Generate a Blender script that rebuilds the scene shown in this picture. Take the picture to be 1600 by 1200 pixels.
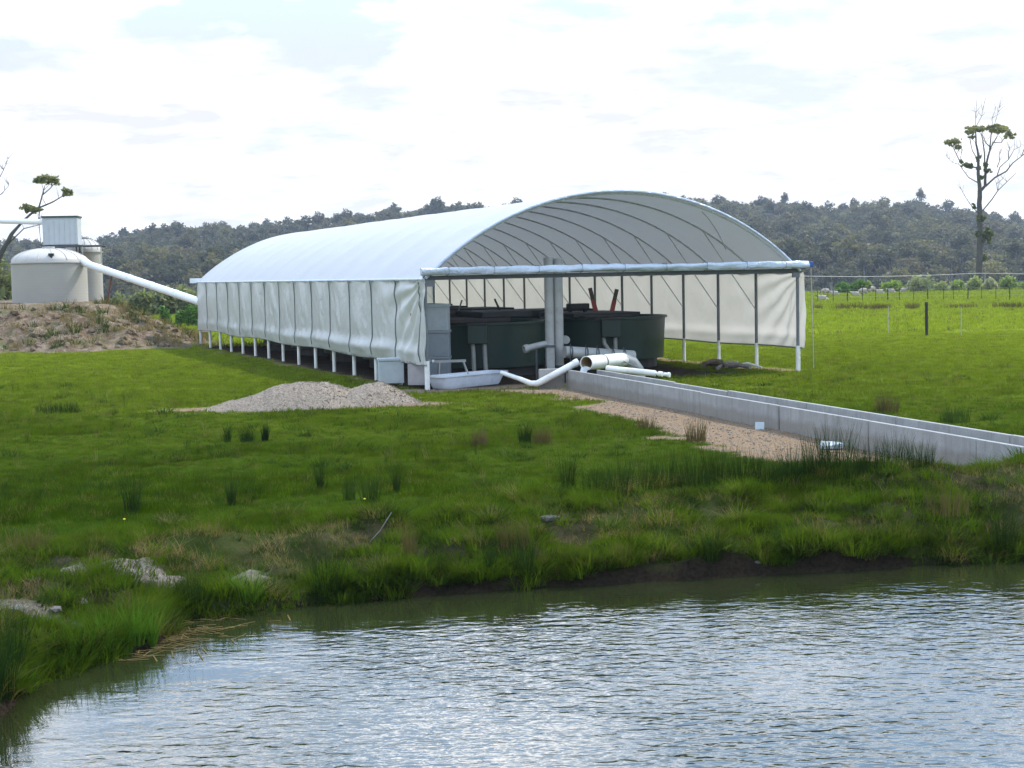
import bpy, math, random
import numpy as np
from mathutils import Vector, Matrix, Euler

random.seed(7); rng = np.random.default_rng(7)
for o in list(bpy.data.objects): bpy.data.objects.remove(o, do_unlink=True)
SC = bpy.context.scene
COL = SC.collection
PI = math.pi

# ---------------------------------------------------------------- camera
CZ = 2.64
PITCH, ROLL = math.radians(4.1), math.radians(-1.15)
cam = bpy.data.cameras.new('camera'); camo = bpy.data.objects.new('camera', cam); COL.objects.link(camo)
cam.sensor_width = 36; cam.lens = 54; cam.clip_start = 0.1; cam.clip_end = 6000
RM = Matrix.Rotation(PI/2-PITCH, 3, 'X') @ Matrix.Rotation(ROLL, 3, 'Z')
camo.matrix_world = Matrix.Translation((0, 0, CZ)) @ RM.to_4x4()
SC.camera = camo
SC.render.resolution_x = 1024; SC.render.resolution_y = 768

# ---------------------------------------------------------------- light
SUN_EL = math.radians(49); SUN_DIR = Vector((0.80, 0.60, 0)).normalized()
tosun = Vector((SUN_DIR.x*math.cos(SUN_EL), SUN_DIR.y*math.cos(SUN_EL), math.sin(SUN_EL)))
sl = bpy.data.lights.new('sun', 'SUN'); sl.energy = 5.0; sl.angle = math.radians(0.6); sl.color = (1.0, .95, .87)
so = bpy.data.objects.new('sun', sl); COL.objects.link(so)
so.rotation_euler = tosun.to_track_quat('Z', 'Y').to_euler(); so.location = (0, 0, 80)
SC.view_settings.view_transform = 'Standard'; SC.view_settings.look = 'None'
SC.view_settings.exposure = 0.0; SC.view_settings.gamma = 1; SC.view_settings.use_curve_mapping = False
world = bpy.data.worlds.new('World'); SC.world = world; world.use_nodes = True
wt = world.node_tree; wt.nodes.clear()

def N(t, typ, loc=None, **kw):
    n = t.nodes.new(typ)
    for k, v in kw.items(): setattr(n, k, v)
    return n
def setin(n, d):
    for k, v in d.items(): n.inputs[k].default_value = v
def math_(t, op, a, b=None, clamp=False):
    n = N(t, 'ShaderNodeMath', operation=op); n.use_clamp = clamp
    for i, v in enumerate((a, b)):
        if v is None: continue
        if isinstance(v, (int, float)): n.inputs[i].default_value = v
        else: t.links.new(v, n.inputs[i])
    return n.outputs[0]
def ramp(t, fac, stops, interp='LINEAR'):
    n = N(t, 'ShaderNodeValToRGB'); n.color_ramp.interpolation = interp
    cr = n.color_ramp
    while len(cr.elements) > 1: cr.elements.remove(cr.elements[-1])
    for i, (p, c) in enumerate(stops):
        e = cr.elements[0] if i == 0 else cr.elements.new(p)
        e.position = p
        e.color = (c, c, c, 1) if isinstance(c, (int, float)) else (*c, 1)
    t.links.new(fac, n.inputs[0]); return n.outputs[0]
def mixc(t, f, a, b, mode='MIX'):
    n = N(t, 'ShaderNodeMix', data_type='RGBA', blend_type=mode)
    for sck, v in ((n.inputs[0], f), (n.inputs[6], a), (n.inputs[7], b)):
        if isinstance(v, (int, float)): sck.default_value = v
        elif isinstance(v, tuple): sck.default_value = (*v, 1)
        else: t.links.new(v, sck)
    return n.outputs[2]
def noise(t, vec, scale, detail=4, rough=.55, dist=0, out=0):
    n = N(t, 'ShaderNodeTexNoise'); setin(n, {'Scale': scale, 'Detail': detail, 'Roughness': rough, 'Distortion': dist})
    if vec is not None: t.links.new(vec, n.inputs['Vector'])
    return n.outputs[out]

# sky: Nishita with broken bright cloud over it
sky = N(wt, 'ShaderNodeTexSky', sky_type='NISHITA', sun_disc=False)
sky.sun_elevation = SUN_EL; sky.sun_rotation = math.atan2(SUN_DIR.x, SUN_DIR.y); sky.air_density = 1.0; sky.dust_density = .6
tc = N(wt, 'ShaderNodeTexCoord'); sep = N(wt, 'ShaderNodeSeparateXYZ'); wt.links.new(tc.outputs['Generated'], sep.inputs[0])
zz = math_(wt, 'MAXIMUM', sep.outputs[2], 0.0)
zden = math_(wt, 'ADD', zz, 0.16)
cx = math_(wt, 'DIVIDE', sep.outputs[0], zden); cy = math_(wt, 'DIVIDE', sep.outputs[1], zden)
comb = N(wt, 'ShaderNodeCombineXYZ'); wt.links.new(cx, comb.inputs[0]); wt.links.new(cy, comb.inputs[1]); comb.inputs[2].default_value = 6.2
n1 = noise(wt, comb.outputs[0], 1.7, 7, .55, .3)
n2 = noise(wt, comb.outputs[0], 3.6, 6, .6, .2)
cl = math_(wt, 'ADD', math_(wt, 'MULTIPLY', n1, .75), math_(wt, 'MULTIPLY', n2, .25))
low = ramp(wt, zz, [(0, .30), (.08, .16), (.15, .03), (.5, .0)])
cl = math_(wt, 'ADD', cl, -.006)
cl = math_(wt, 'ADD', cl, low)
cover = ramp(wt, cl, [(.49, 0.0), (.545, .50), (.61, 1.0)])
shade = ramp(wt, n2, [(.36, .80), (.5, 1.0), (.66, 1.16)])
hi_ = ramp(wt, zz, [(.14, 0), (.30, 1)])
skyc = mixc(wt, .85, sky.outputs[0], mixc(wt, hi_, (9.8, 10.5, 11.6), (10.5, 16.0, 24.5)))
cloudc = mixc(wt, 1.0, mixc(wt, hi_, (12.2, 12.3, 12.6), (35.0, 35.0, 36.0)), shade, 'MULTIPLY')
full = mixc(wt, cover, skyc, cloudc)
bg = N(wt, 'ShaderNodeBackground'); bg.inputs[1].default_value = 0.095
wt.links.new(full, bg.inputs[0]); wo = N(wt, 'ShaderNodeOutputWorld'); wt.links.new(bg.outputs[0], wo.inputs[0])

# ---------------------------------------------------------------- placing helpers (world positions measured from the photograph)
F = 2400.0
CO = Vector((0, 0, CZ))
def ray(px, py): return RM @ Vector(((px-800)/F, (600-py)/F, -1))
def P(px, py, z=0.0):
    d = ray(px, py); return CO + d*((z-CZ)/d.z)
def PD(px, py, Y):
    d = ray(px, py); return CO + d*(Y/d.y)

# ---------------------------------------------------------------- noise in numpy
def _h(ix, iy, s):
    v = np.sin(ix*127.1 + iy*311.7 + s*74.7)*43758.5453
    return v-np.floor(v)
def vn(x, y, s=0):
    ix, iy = np.floor(x), np.floor(y); fx, fy = x-ix, y-iy
    fx = fx*fx*(3-2*fx); fy = fy*fy*(3-2*fy)
    a, b, c, d = _h(ix, iy, s), _h(ix+1, iy, s), _h(ix, iy+1, s), _h(ix+1, iy+1, s)
    return (a*(1-fx)+b*fx)*(1-fy)+(c*(1-fx)+d*fx)*fy
def fbm(x, y, s=0, o=4):
    r = 0; a = .5
    for i in range(o): r = r+a*vn(x*2**i, y*2**i, s+i*3); a *= .5
    return r/(1-.5**o)
def sst(a, b, x):
    t = np.clip((x-a)/(b-a), 0, 1); return t*t*(3-2*t)

# ---------------------------------------------------------------- terrain
WZ = -0.5
SHORE = [(-9, 2.0), (-6.2, 6.5), (-4.6, 9.0), (-3.95, 10.7), (-3.72, 12.0), (-3.35, 12.7), (-3.12, 13.4), (-3.16, 14.05), (-2.4, 14.35), (-1.8, 14.62),
         (-.9, 14.95), (0, 15.15), (1.0, 15.35), (1.95, 15.62), (3.3, 15.75), (4.2, 15.95), (5.4, 16.1), (9, 17.0), (14, 17.2), (30, 19), (60, 20)]
def shore_s(x, y):
    best = np.full(np.shape(x), 1e9); sg = np.ones(np.shape(x))
    for (ax, ay), (bx, by) in zip(SHORE[:-1], SHORE[1:]):
        dx, dy = bx-ax, by-ay; L = dx*dx+dy*dy
        t = np.clip(((x-ax)*dx+(y-ay)*dy)/L, 0, 1)
        d = np.hypot(x-ax-t*dx, y-ay-t*dy)
        cr = dx*(y-ay)-dy*(x-ax)
        m = d < best-1e-9
        best = np.where(m, d, best); sg = np.where(m, np.where(cr > 0, 1., -1.), sg)
    return best*sg
def ground_z(x, y):
    x = np.asarray(x, float); y = np.asarray(y, float)
    near = (y < 45) & (np.abs(x) < 60)
    s = np.where(near, shore_s(np.where(near, x, 0), np.where(near, y, 30)), 30.0)
    s = s + (fbm(x*1.3, y*1.3, 5, 3)-.5)*.55*np.exp(-np.maximum(s, 0)/.8)
    W = 2.2+.35*np.sin(x*.7)
    berm = np.interp(x, [-6, -3, 0, 2, 5.4, 8], [.0, .0, .05, .13, .30, .36])
    lip = .13*sst(-.02, .08, s)
    up = (0.33+berm)*np.sin(np.clip((s-.05)/W, 0, 1)*PI/2)**.85
    z = WZ-.02+lip+up
    z = z-berm*sst(W, W+1.1, s)
    z = np.where(s < 0, WZ-.02+np.maximum(s, -2.5)*.45, z)
    bank = sst(-.1, .3, s)*(1-sst(W+.2, W+1.2, s))
    z = z+bank*((fbm(x*1.9, y*1.9, 11, 3)-.5)*.40+(fbm(x*5, y*5, 12, 2)-.5)*.13)
    z = z+sst(W, W+2, s)*((fbm(x*.35, y*.35, 21, 2)-.5)*.07)*(y < 120)
    # the camera's own bank
    nb = np.clip((7.6-y)/4.5, 0, 1)
    z = np.where(y < 7.6, np.maximum(z, -.62+1.65*nb*nb*(3-2*nb)), z)
    # land falls behind the paddock to the valley
    z = z-sst(168, 330, y)*4.0
    return z
def gz(x, y): return float(ground_z(np.array([x]), np.array([y]))[0])
def G(px, py, dz=0):
    "where the line of sight meets the terrain"
    d = ray(px, py); t = np.linspace(8, 260, 6000)
    X, Y, Z = d.x*t, d.y*t, CZ+d.z*t
    k = np.argmax(Z <= ground_z(X, Y)+dz)
    return Vector((X[k], Y[k], float(ground_z(X[k:k+1], Y[k:k+1])[0])))

# ---------------------------------------------------------------- shed frame
A = P(668, 605); B = P(1247, 577)
SW = (B-A).length; SA = math.atan2((B-A).y, (B-A).x); SL = 2.09; NP = 15; SLEN = SL*(NP-1)
e1 = Vector((math.cos(SA), math.sin(SA), 0)); e2 = Vector((-e1.y, e1.x, 0))
def loc2w(lx, ly, z=0): return A+e1*lx+e2*ly+Vector((0, 0, z))
def w2loc(x, y):
    rx_, ry_ = x-A.x, y-A.y
    return rx_*e1.x+ry_*e1.y, rx_*e2.x+ry_*e2.y
# concrete channel line
CH0 = Vector((1.26, 36.0, 0)); CH1 = Vector((6.95, 17.0, 0))
CHD = (CH1-CH0).normalized(); CHN = Vector((-CHD.y, CHD.x, 0))  # CHN points to the far side
if CHN.x < 0: CHN = -CHN
CHL = (CH1-CH0).length; CHW = .66

pb = [P(*q) for q in [(780, 609), (860, 613), (925, 622), (960, 650), (1050, 680), (1150, 700), (1250, 716), (1345, 733)]]
pb = sorted([(p.y, p.x) for p in pb])
def masks(x, y):
    lx, ly = w2loc(x, y)
    nz = fbm(x*1.1, y*1.1, 31, 4)-.5
    nz2 = fbm(x*3.1, y*3.1, 37, 3)-.5
    # path beside the channel
    xb = np.interp(y, [p[0] for p in pb], [p[1] for p in pb])+nz*1.6-.35
    xw = CH0.x+(CH0.y-y)*(CHD.x/-CHD.y)
    path = sst(0, .35, x-xb+nz2*.8)*(1-sst(.0, .2, x-xw-.1))*sst(18.9, 20.2, y+nz*1.5)*(1-sst(35.6, 36.3, y))
    # bare apron in front of the posts
    ap = (1-sst(.0, .35, np.abs(ly+.35+nz*.8)-.42))*sst(-2.0, -.8, lx)*(1-sst(3.4, 4.3, lx))
    path = np.maximum(path, ap)
    # gravel spilled round the heap
    hx, hy = x+4.2, y-32.2
    path = np.maximum(path, 1-sst(.0, .4, np.hypot(hx/2.9, hy/.95)-.78+nz*.5))
    soil = sst(-.45, .05, lx+nz*.8)*(1-sst(8.4, 9.4, lx+nz*1.6))*sst(-.5, .2, ly+nz*1.2-.1*(lx > 4))*(1-sst(SLEN, SLEN+.8, ly))
    edge = (1-sst(.15, .45, np.abs(lx-SW+.1+nz*.9)))*sst(-.3, .4, ly)*(1-sst(SLEN, SLEN+1, ly))*.8
    edge = np.maximum(edge, (1-sst(.1, .5, np.abs(lx+.15+nz*1.0)))*sst(.5, 2, ly)*.85*(1-sst(SLEN+3, SLEN+6, ly)))
    path = np.maximum(path, edge*(1-soil*.6))
    # dry strip across the far paddock
    dry = (1-sst(.3, 1.4, np.abs(y-59.2-(x-16)*.12+nz*2)))*sst(.42, .58, fbm(x*.5, y*.5, 41, 3))*(x > 8)
    return np.clip(path, 0, 1), np.clip(soil, 0, 1), np.clip(dry*.7, 0, 1)
PALE = [(175, 878, .42), (215, 893, .40), (70, 878, .25), (440, 915, .3), (20, 960, .4), (125, 940, .25), (270, 905, .22), (600, 905, .2), (360, 965, .2)]
PALEW = []
# ---------------------------------------------------------------- mesh helpers
def mesh_np(name, V, Fq, mat=None, smooth=False, attrs=None):
    me = bpy.data.meshes.new(name)
    V = np.asarray(V, np.float32)
    if isinstance(Fq, np.ndarray):
        n, k = Fq.shape
        me.vertices.add(len(V)); me.vertices.foreach_set('co', V.ravel())
        me.loops.add(n*k); me.loops.foreach_set('vertex_index', Fq.astype(np.int32).ravel())
        me.polygons.add(n); me.polygons.foreach_set('loop_start', np.arange(0, n*k, k, dtype=np.int32))
        me.update(calc_edges=True); me.validate()
    else:
        me.from_pydata([tuple(v) for v in V], [], Fq); me.update()
    if smooth: me.polygons.foreach_set('use_smooth', np.ones(len(me.polygons), bool))
    if attrs:
        for k_, v_ in attrs.items():
            a = me.attributes.new(k_, 'FLOAT', 'POINT'); a.data.foreach_set('value', np.asarray(v_, np.float32))
    if mat: me.materials.append(mat)
    return me
def link(name, me, parent=None, **props):
    o = bpy.data.objects.new(name, me); COL.objects.link(o)
    if parent is not None: o.parent = parent
    for k, v in props.items(): o[k] = v
    return o
def thing(name, label, cat, loc=(0, 0, 0), rotz=0, group=None):
    o = bpy.data.objects.new(name, None); COL.objects.link(o); o.empty_display_size = .2
    o.location = loc; o.rotation_euler = (0, 0, rotz); o['label'] = label; o['category'] = cat
    if group: o['group'] = group
    return o
def tag(o, label, cat, group=None):
    o['label'] = label; o['category'] = cat
    if group: o['group'] = group
    return o
def copy_tree(o, parent=None):
    c = o.copy(); COL.objects.link(c); c.parent = parent
    for ch in list(o.children): copy_tree(ch, c)
    return c

class MB:
    def __init__(s): s.v = []; s.f = []
    def add(s, V, Fs):
        b = len(s.v); s.v += [tuple(v) for v in V]; s.f += [tuple(b+i for i in f) for f in Fs]; return s
    def box(s, lo, hi, M=None, bev=0.0):
        (x0, y0, z0), (x1, y1, z1) = lo, hi
        if bev <= 0:
            V = [Vector(c) for c in ((x0, y0, z0), (x1, y0, z0), (x1, y1, z0), (x0, y1, z0), (x0, y0, z1), (x1, y0, z1), (x1, y1, z1), (x0, y1, z1))]
            Fs = [(0, 3, 2, 1), (4, 5, 6, 7), (0, 1, 5, 4), (1, 2, 6, 5), (2, 3, 7, 6), (3, 0, 4, 7)]
        else:
            import bmesh
            bm = bmesh.new(); r = bmesh.ops.create_cube(bm, size=1)
            for v in bm.verts: v.co = Vector(((x0+x1)/2+v.co.x*(x1-x0), (y0+y1)/2+v.co.y*(y1-y0), (z0+z1)/2+v.co.z*(z1-z0)))
            bmesh.ops.bevel(bm, geom=list(bm.edges), offset=bev, segments=2, affect='EDGES', profile=.6)
            bm.verts.index_update(); V = [v.co.copy() for v in bm.verts]; Fs = [tuple(v.index for v in f.verts) for f in bm.faces]; bm.free()
        if M: V = [M @ v for v in V]
        return s.add(V, Fs)
    def tube(s, pts, r, seg=8, cap=True, closed=False):
        pts = [Vector(p) for p in pts]; n = len(pts)
        rr = r if isinstance(r, (list, tuple)) else [r]*n
        V = []; up = None
        for i, p in enumerate(pts):
            t = (pts[min(i+1, n-1)]-pts[max(i-1, 0)]).normalized()
            if up is None:
                up = Vector((0, 0, 1)) if abs(t.z) < .9 else Vector((1, 0, 0))
            a = t.cross(up)
            if a.length < 1e-5: a = t.cross(Vector((0, 1, 0)))
            a.normalize(); b = a.cross(t).normalized(); up = b
            for k in range(seg):
                an = 2*PI*k/seg; V.append(p+(a*math.cos(an)+b*math.sin(an))*rr[i])
        Fs = []
        for i in range(n-1):
            for k in range(seg):
                k2 = (k+1) % seg; Fs.append((i*seg+k, i*seg+k2, (i+1)*seg+k2, (i+1)*seg+k))
        if cap: Fs += [tuple(reversed(range(seg))), tuple(range((n-1)*seg, n*seg))]
        return s.add(V, Fs)
    def lathe(s, prof, seg=32, c=(0, 0, 0), sx=1, sy=1, capend=False):
        V = []
        for r, z in prof:
            for k in range(seg):
                an = 2*PI*k/seg; V.append((c[0]+r*math.cos(an)*sx, c[1]+r*math.sin(an)*sy, c[2]+z))
        Fs = []
        for i in range(len(prof)-1):
            for k in range(seg):
                k2 = (k+1) % seg; Fs.append((i*seg+k, i*seg+k2, (i+1)*seg+k2, (i+1)*seg+k))
        if capend: Fs += [tuple(reversed(range(seg))), tuple(range((len(prof)-1)*seg, len(prof)*seg))]
        return s.add(V, Fs)
    def pipe(s, pts, ro, ri, seg=20):
        "open ended pipe with wall thickness"
        m = MB(); m.tube(pts, ro, seg, cap=False); n1_ = len(m.v); m.tube(pts, ri, seg, cap=False)
        n = len(pts); Fs = [f if i < len(m.f)//2 else tuple(reversed(f)) for i, f in enumerate(m.f)]
        for e in (0, (n-1)*seg):
            for k in range(seg):
                k2 = (k+1) % seg; q = (e+k, e+k2, n1_+e+k2, n1_+e+k); Fs.append(q if e else tuple(reversed(q)))
        return s.add(m.v, Fs)
    def build(s, name, mat, parent=None, smooth=False, **props):
        me = bpy.data.meshes.new(name); me.from_pydata(s.v, [], s.f); me.update(); me.materials.append(mat)
        if smooth:
            me.polygons.foreach_set('use_smooth', np.ones(len(me.polygons), bool))
            try: me.set_sharp_from_angle(angle=math.radians(38))
            except Exception: pass
        return link(name, me, parent, **props)

def scatter(name, pts, rot, scl, pick, protos, **props):
    n = len(pts)
    me = bpy.data.meshes.new(name); me.vertices.add(n); me.vertices.foreach_set('co', np.asarray(pts, np.float32).ravel())
    a = me.attributes.new('rot', 'FLOAT_VECTOR', 'POINT'); a.data.foreach_set('vector', np.asarray(rot, np.float32).ravel())
    a = me.attributes.new('scl', 'FLOAT_VECTOR', 'POINT'); a.data.foreach_set('vector', np.asarray(scl, np.float32).ravel())
    a = me.attributes.new('pick', 'INT', 'POINT'); a.data.foreach_set('value', np.asarray(pick, np.int32))
    c = bpy.data.collections.new(name+'_sources')
    for i, p in enumerate(protos):
        p.name = 'source_%02d_%s' % (i, name); c.objects.link(p)
    o = link(name, me, None, kind='stuff', **props)
    ng = bpy.data.node_groups.new(name+'_nodes', 'GeometryNodeTree')
    ng.interface.new_socket('Geometry', in_out='INPUT', socket_type='NodeSocketGeometry'); ng.interface.new_socket('Geometry', in_out='OUTPUT', socket_type='NodeSocketGeometry')
    gi = ng.nodes.new('NodeGroupInput'); go = ng.nodes.new('NodeGroupOutput')
    ip = ng.nodes.new('GeometryNodeInstanceOnPoints'); ci = ng.nodes.new('GeometryNodeCollectionInfo')
    ci.inputs[0].default_value = c; ci.inputs['Separate Children'].default_value = True; ci.inputs['Reset Children'].default_value = True
    def att(nm, ty):
        q = ng.nodes.new('GeometryNodeInputNamedAttribute'); q.data_type = ty; q.inputs[0].default_value = nm; return q.outputs[0]
    L = ng.links.new
    L(gi.outputs[0], ip.inputs['Points']); L(ci.outputs[0], ip.inputs['Instance']); ip.inputs['Pick Instance'].default_value = True
    L(att('pick', 'INT'), ip.inputs['Instance Index'])
    e = ng.nodes.new('FunctionNodeEulerToRotation'); L(att('rot', 'FLOAT_VECTOR'), e.inputs[0]); L(e.outputs[0], ip.inputs['Rotation'])
    L(att('scl', 'FLOAT_VECTOR'), ip.inputs['Scale']); L(ip.outputs[0], go.inputs[0])
    m = o.modifiers.new('scatter', 'NODES'); m.node_group = ng
    return o

# ---------------------------------------------------------------- materials
def newmat(name):
    m = bpy.data.materials.new(name); m.use_nodes = True; t = m.node_tree; t.nodes.clear()
    return m, t, N(t, 'ShaderNodeOutputMaterial')
def pbsdf(t, out, col, rough=.7, metal=0, spec=.5):
    b = N(t, 'ShaderNodeBsdfPrincipled'); b.inputs['Roughness'].default_value = rough; b.inputs['Metallic'].default_value = metal
    b.inputs['Specular IOR Level'].default_value = spec
    if isinstance(col, tuple): b.inputs['Base Color'].default_value = (*col, 1)
    else: t.links.new(col, b.inputs['Base Color'])
    if out: t.links.new(b.outputs[0], out.inputs[0])
    return b
def geo_pos(t): return N(t, 'ShaderNodeNewGeometry').outputs['Position']
def bump(t, b, h, dist=.02, strength=1):
    n = N(t, 'ShaderNodeBump'); n.inputs['Distance'].default_value = dist; n.inputs['Strength'].default_value = strength
    t.links.new(h, n.inputs['Height']); t.links.new(n.outputs[0], b.inputs['Normal'])
def plain(name, c, rough=.6, metal=0, var=.25, scale=6, spec=.5, stain=None, bmp=0):
    m, t, o = newmat(name); tcn = N(t, 'ShaderNodeTexCoord').outputs['Object']
    n = noise(t, tcn, scale, 6, .65)
    col = mixc(t, ramp(t, n, [(.3, 0), (.7, 1)]), tuple(x*(1-var) for x in c), tuple(min(1, x*(1+var*.6)) for x in c))
    if stain:
        n2_ = noise(t, tcn, scale*.45, 8, .7, .6)
        col = mixc(t, ramp(t, n2_, [(.5, 0), (.68, .75)]), col, stain)
    b = pbsdf(t, o, col, rough, metal, spec)
    rr_ = math_(t, 'ADD', math_(t, 'MULTIPLY', n, .25), rough-.12); t.links.new(rr_, b.inputs['Roughness'])
    if bmp: bump(t, b, noise(t, tcn, scale*5, 5, .7), bmp)
    return m
def grassmat(name, c0, c1, c2=None, trans=.45, rough=.55, far=None):
    m, t, o = newmat(name)
    oi = N(t, 'ShaderNodeObjectInfo'); pos = geo_pos(t)
    n = noise(t, pos, .55, 4, .6); n3 = noise(t, pos, .09, 3, .5)
    f = math_(t, 'ADD', math_(t, 'MULTIPLY', oi.outputs['Random'], .45), math_(t, 'MULTIPLY', ramp(t, n, [(.32, 0), (.68, 1)]), .55))
    col = mixc(t, f, c0, c1)
    col = mixc(t, ramp(t, n3, [(.35, 0), (.65, .45)]), col, tuple(x*k for x, k in zip(c1, (1.35, 1.18, .8))))
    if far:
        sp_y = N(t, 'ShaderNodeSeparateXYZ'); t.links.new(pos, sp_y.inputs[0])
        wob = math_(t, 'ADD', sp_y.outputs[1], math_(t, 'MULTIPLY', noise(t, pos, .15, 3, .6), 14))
        col = mixc(t, ramp(t, math_(t, 'DIVIDE', wob, 100), [(.26, 0), (.43, .45), (.72, 1)]), col, mixc(t, f, *far))  # paler paddock with depth; backlit glow of distant blades is painted into it
    if c2: col = mixc(t, ramp(t, oi.outputs['Random'], [(.86, 0), (.93, 1)]), col, c2)
    col = mixc(t, 1.0, col, ramp(t, noise(t, pos, 2.3, 5, .65), [(.30, .52), (.5, .95), (.70, 1.35)]), 'MULTIPLY')
    d = pbsdf(t, None, col, .9, 0, 0.0); tr = N(t, 'ShaderNodeBsdfTranslucent')
    tcl = mixc(t, 1.0, col, (1.35, 1.35, .7), 'MULTIPLY'); t.links.new(tcl, tr.inputs[0])
    mx = N(t, 'ShaderNodeMixShader'); mx.inputs[0].default_value = trans
    t.links.new(d.outputs[0], mx.inputs[1]); t.links.new(tr.outputs[0], mx.inputs[2]); t.links.new(mx.outputs[0], o.inputs[0])
    return m
M = {}
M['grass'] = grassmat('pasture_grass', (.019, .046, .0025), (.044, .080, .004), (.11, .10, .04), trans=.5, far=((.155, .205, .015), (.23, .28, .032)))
M['lush'] = grassmat('lush_bank_grass', (.032, .068, .006), (.070, .120, .010), (.11, .10, .035))
M['weed'] = grassmat('dark_weed', (.020, .042, .010), (.038, .070, .014))
M['dry'] = grassmat('dry_grass', (.13, .10, .05), (.21, .17, .09), trans=.3)
M['rush'] = grassmat('rush_stem', (.010, .028, .007), (.026, .052, .012), trans=.2)
M['rushb'] = grassmat('brown_rush_stem', (.075, .06, .03), (.12, .10, .045), trans=.2)
M['reed'] = grassmat('pond_reed', (.045, .115, .014), (.08, .17, .022), trans=.45)
M['steel'] = plain('galvanised_steel', (.16, .175, .185), .5, .35, .25, 9)
M['ribsteel'] = plain('pale_galvanised_steel', (.55, .57, .58), .6, .0, .25, 9)
M['dsteel'] = plain('dark_steel', (.075, .085, .09), .55, .3, .2, 9)
M['pvcw'] = plain('white_pvc', (.74, .74, .70), .4, 0, .10, 4, stain=(.52, .48, .40))
M['pvcg'] = plain('grey_pvc', (.33, .33, .31), .45, 0, .15, 3, stain=(.2, .19, .17))
M['pvcin'] = plain('pipe_scale', (.42, .30, .16), .8, 0, .3, 6)
M['tank'] = plain('green_tank_plastic', (.011, .032, .024), .42, 0, .2, 2.2, stain=(.022, .045, .034))
M['black'] = plain('black_plastic', (.016, .018, .019), .6, 0, .3, 5)
M['brownlid'] = plain('weathered_board', (.045, .035, .03), .85, 0, .4, 6)
M['white'] = plain('white_enamel', (.62, .66, .72), .3, 0, .12, 3, stain=(.42, .44, .47))
M['greybox'] = plain('grey_crate', (.26, .29, .31), .6, 0, .12, 5, stain=(.20, .22, .235))
M['palebox'] = plain('pale_crate', (.42, .46, .47), .6, 0, .12, 5, stain=(.33, .36, .37))
M['tanbox'] = plain('pinkish_crate', (.36, .33, .33), .65, 0, .15, 5, stain=(.26, .24, .25))
M['red'] = plain('red_painted_board', (.30, .045, .025), .6, 0, .35, 7, stain=(.12, .04, .03))
M['brown'] = plain('brown_board', (.09, .06, .04), .75, 0, .3, 7)
M['blue'] = plain('blue_plastic', (.03, .09, .30), .4, 0, .1, 7)
M['wood'] = plain('weathered_wood', (.18, .16, .14), .85, 0, .4, 9, bmp=.004)
M['post'] = plain('dark_post', (.022, .022, .02), .85, 0, .4, 9)
M['rust'] = plain('rusty_steel', (.14, .065, .035), .8, .2, .4, 9)
M['wire'] = plain('fence_wire', (.36, .35, .33), .5, .3, .2, 9)
M['watertank'] = plain('cream_tank_plastic', (.33, .31, .265), .6, 0, .06, .8, stain=(.30, .28, .24))
M['dome'] = plain('cream_tank_roof', (.44, .41, .37), .6, 0, .08, .8)
M['duct'] = plain('white_duct', (.80, .80, .79), .4, 0, .06, 2)
M['shedbox'] = plain('pale_sheet_metal', (.42, .45, .46), .5, .1, .08, 2)
M['trim'] = plain('dark_green_trim', (.03, .06, .05), .5, 0, .1, 4)
M['bark'] = plain('grey_bark', (.065, .058, .05), .9, 0, .4, 1.5, bmp=.02)
M['palebark'] = plain('pale_bark', (.32, .30, .27), .85, 0, .35, 1.0)
M['twig'] = plain('bare_twig', (.20, .19, .19), .9, 0, .3, 1.5)
M['stone'] = plain('pale_stone', (.20, .18, .165), .9, 0, .3, 5, bmp=.02)
M['wool'] = plain('sheep_wool', (.36, .30, .25), .95, 0, .2, 4, bmp=.02)
M['sheepface'] = plain('sheep_face', (.10, .08, .07), .9, 0, .2, 4)
M['yellow'] = plain('yellow_petal', (.75, .55, .03), .6, 0, .1, 9)
M['cap'] = plain('black_cap', (.05, .05, .05), .6, 0, .1, 9)

def fabric(name, c, trans, rough=.45, tint=(1, 1, 1), wscale=2.5, bstr=.03):
    m, t, o = newmat(name); tcn = N(t, 'ShaderNodeTexCoord').outputs['Object']
    n = noise(t, tcn, 1.1, 5, .6)
    col = mixc(t, ramp(t, n, [(.3, 0), (.7, 1)]), tuple(x*.93 for x in c), c)
    d = pbsdf(t, None, col, rough, 0, .45); bump(t, d, noise(t, tcn, wscale, 4, .6, .8), bstr)
    tr = N(t, 'ShaderNodeBsdfTranslucent'); tr.inputs[0].default_value = (*tint, 1)
    mx = N(t, 'ShaderNodeMixShader'); mx.inputs[0].default_value = trans
    t.links.new(d.outputs[0], mx.inputs[1]); t.links.new(tr.outputs[0], mx.inputs[2]); t.links.new(mx.outputs[0], o.inputs[0])
    return m
M['roof'] = fabric('white_roof_film', (.52, .52, .515), .16, .55, (.41, .44, .46), 1.4, .02)
M['curtL'] = fabric('white_curtain_film', (.62, .62, .59), .22, .30, (.66, .66, .60), 2.2, .03)
M['curtR'] = fabric('cream_curtain_film', (.62, .60, .57), .42, .5, (.60, .57, .52), 2.2, .03)
M['roll'] = fabric('rolled_silver_film', (.52, .58, .66), .05, .3, (.6, .6, .6), 6, .05)
M['strap'] = plain('grey_strap', (.10, .12, .12), .7, 0, .1, 9)

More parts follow.
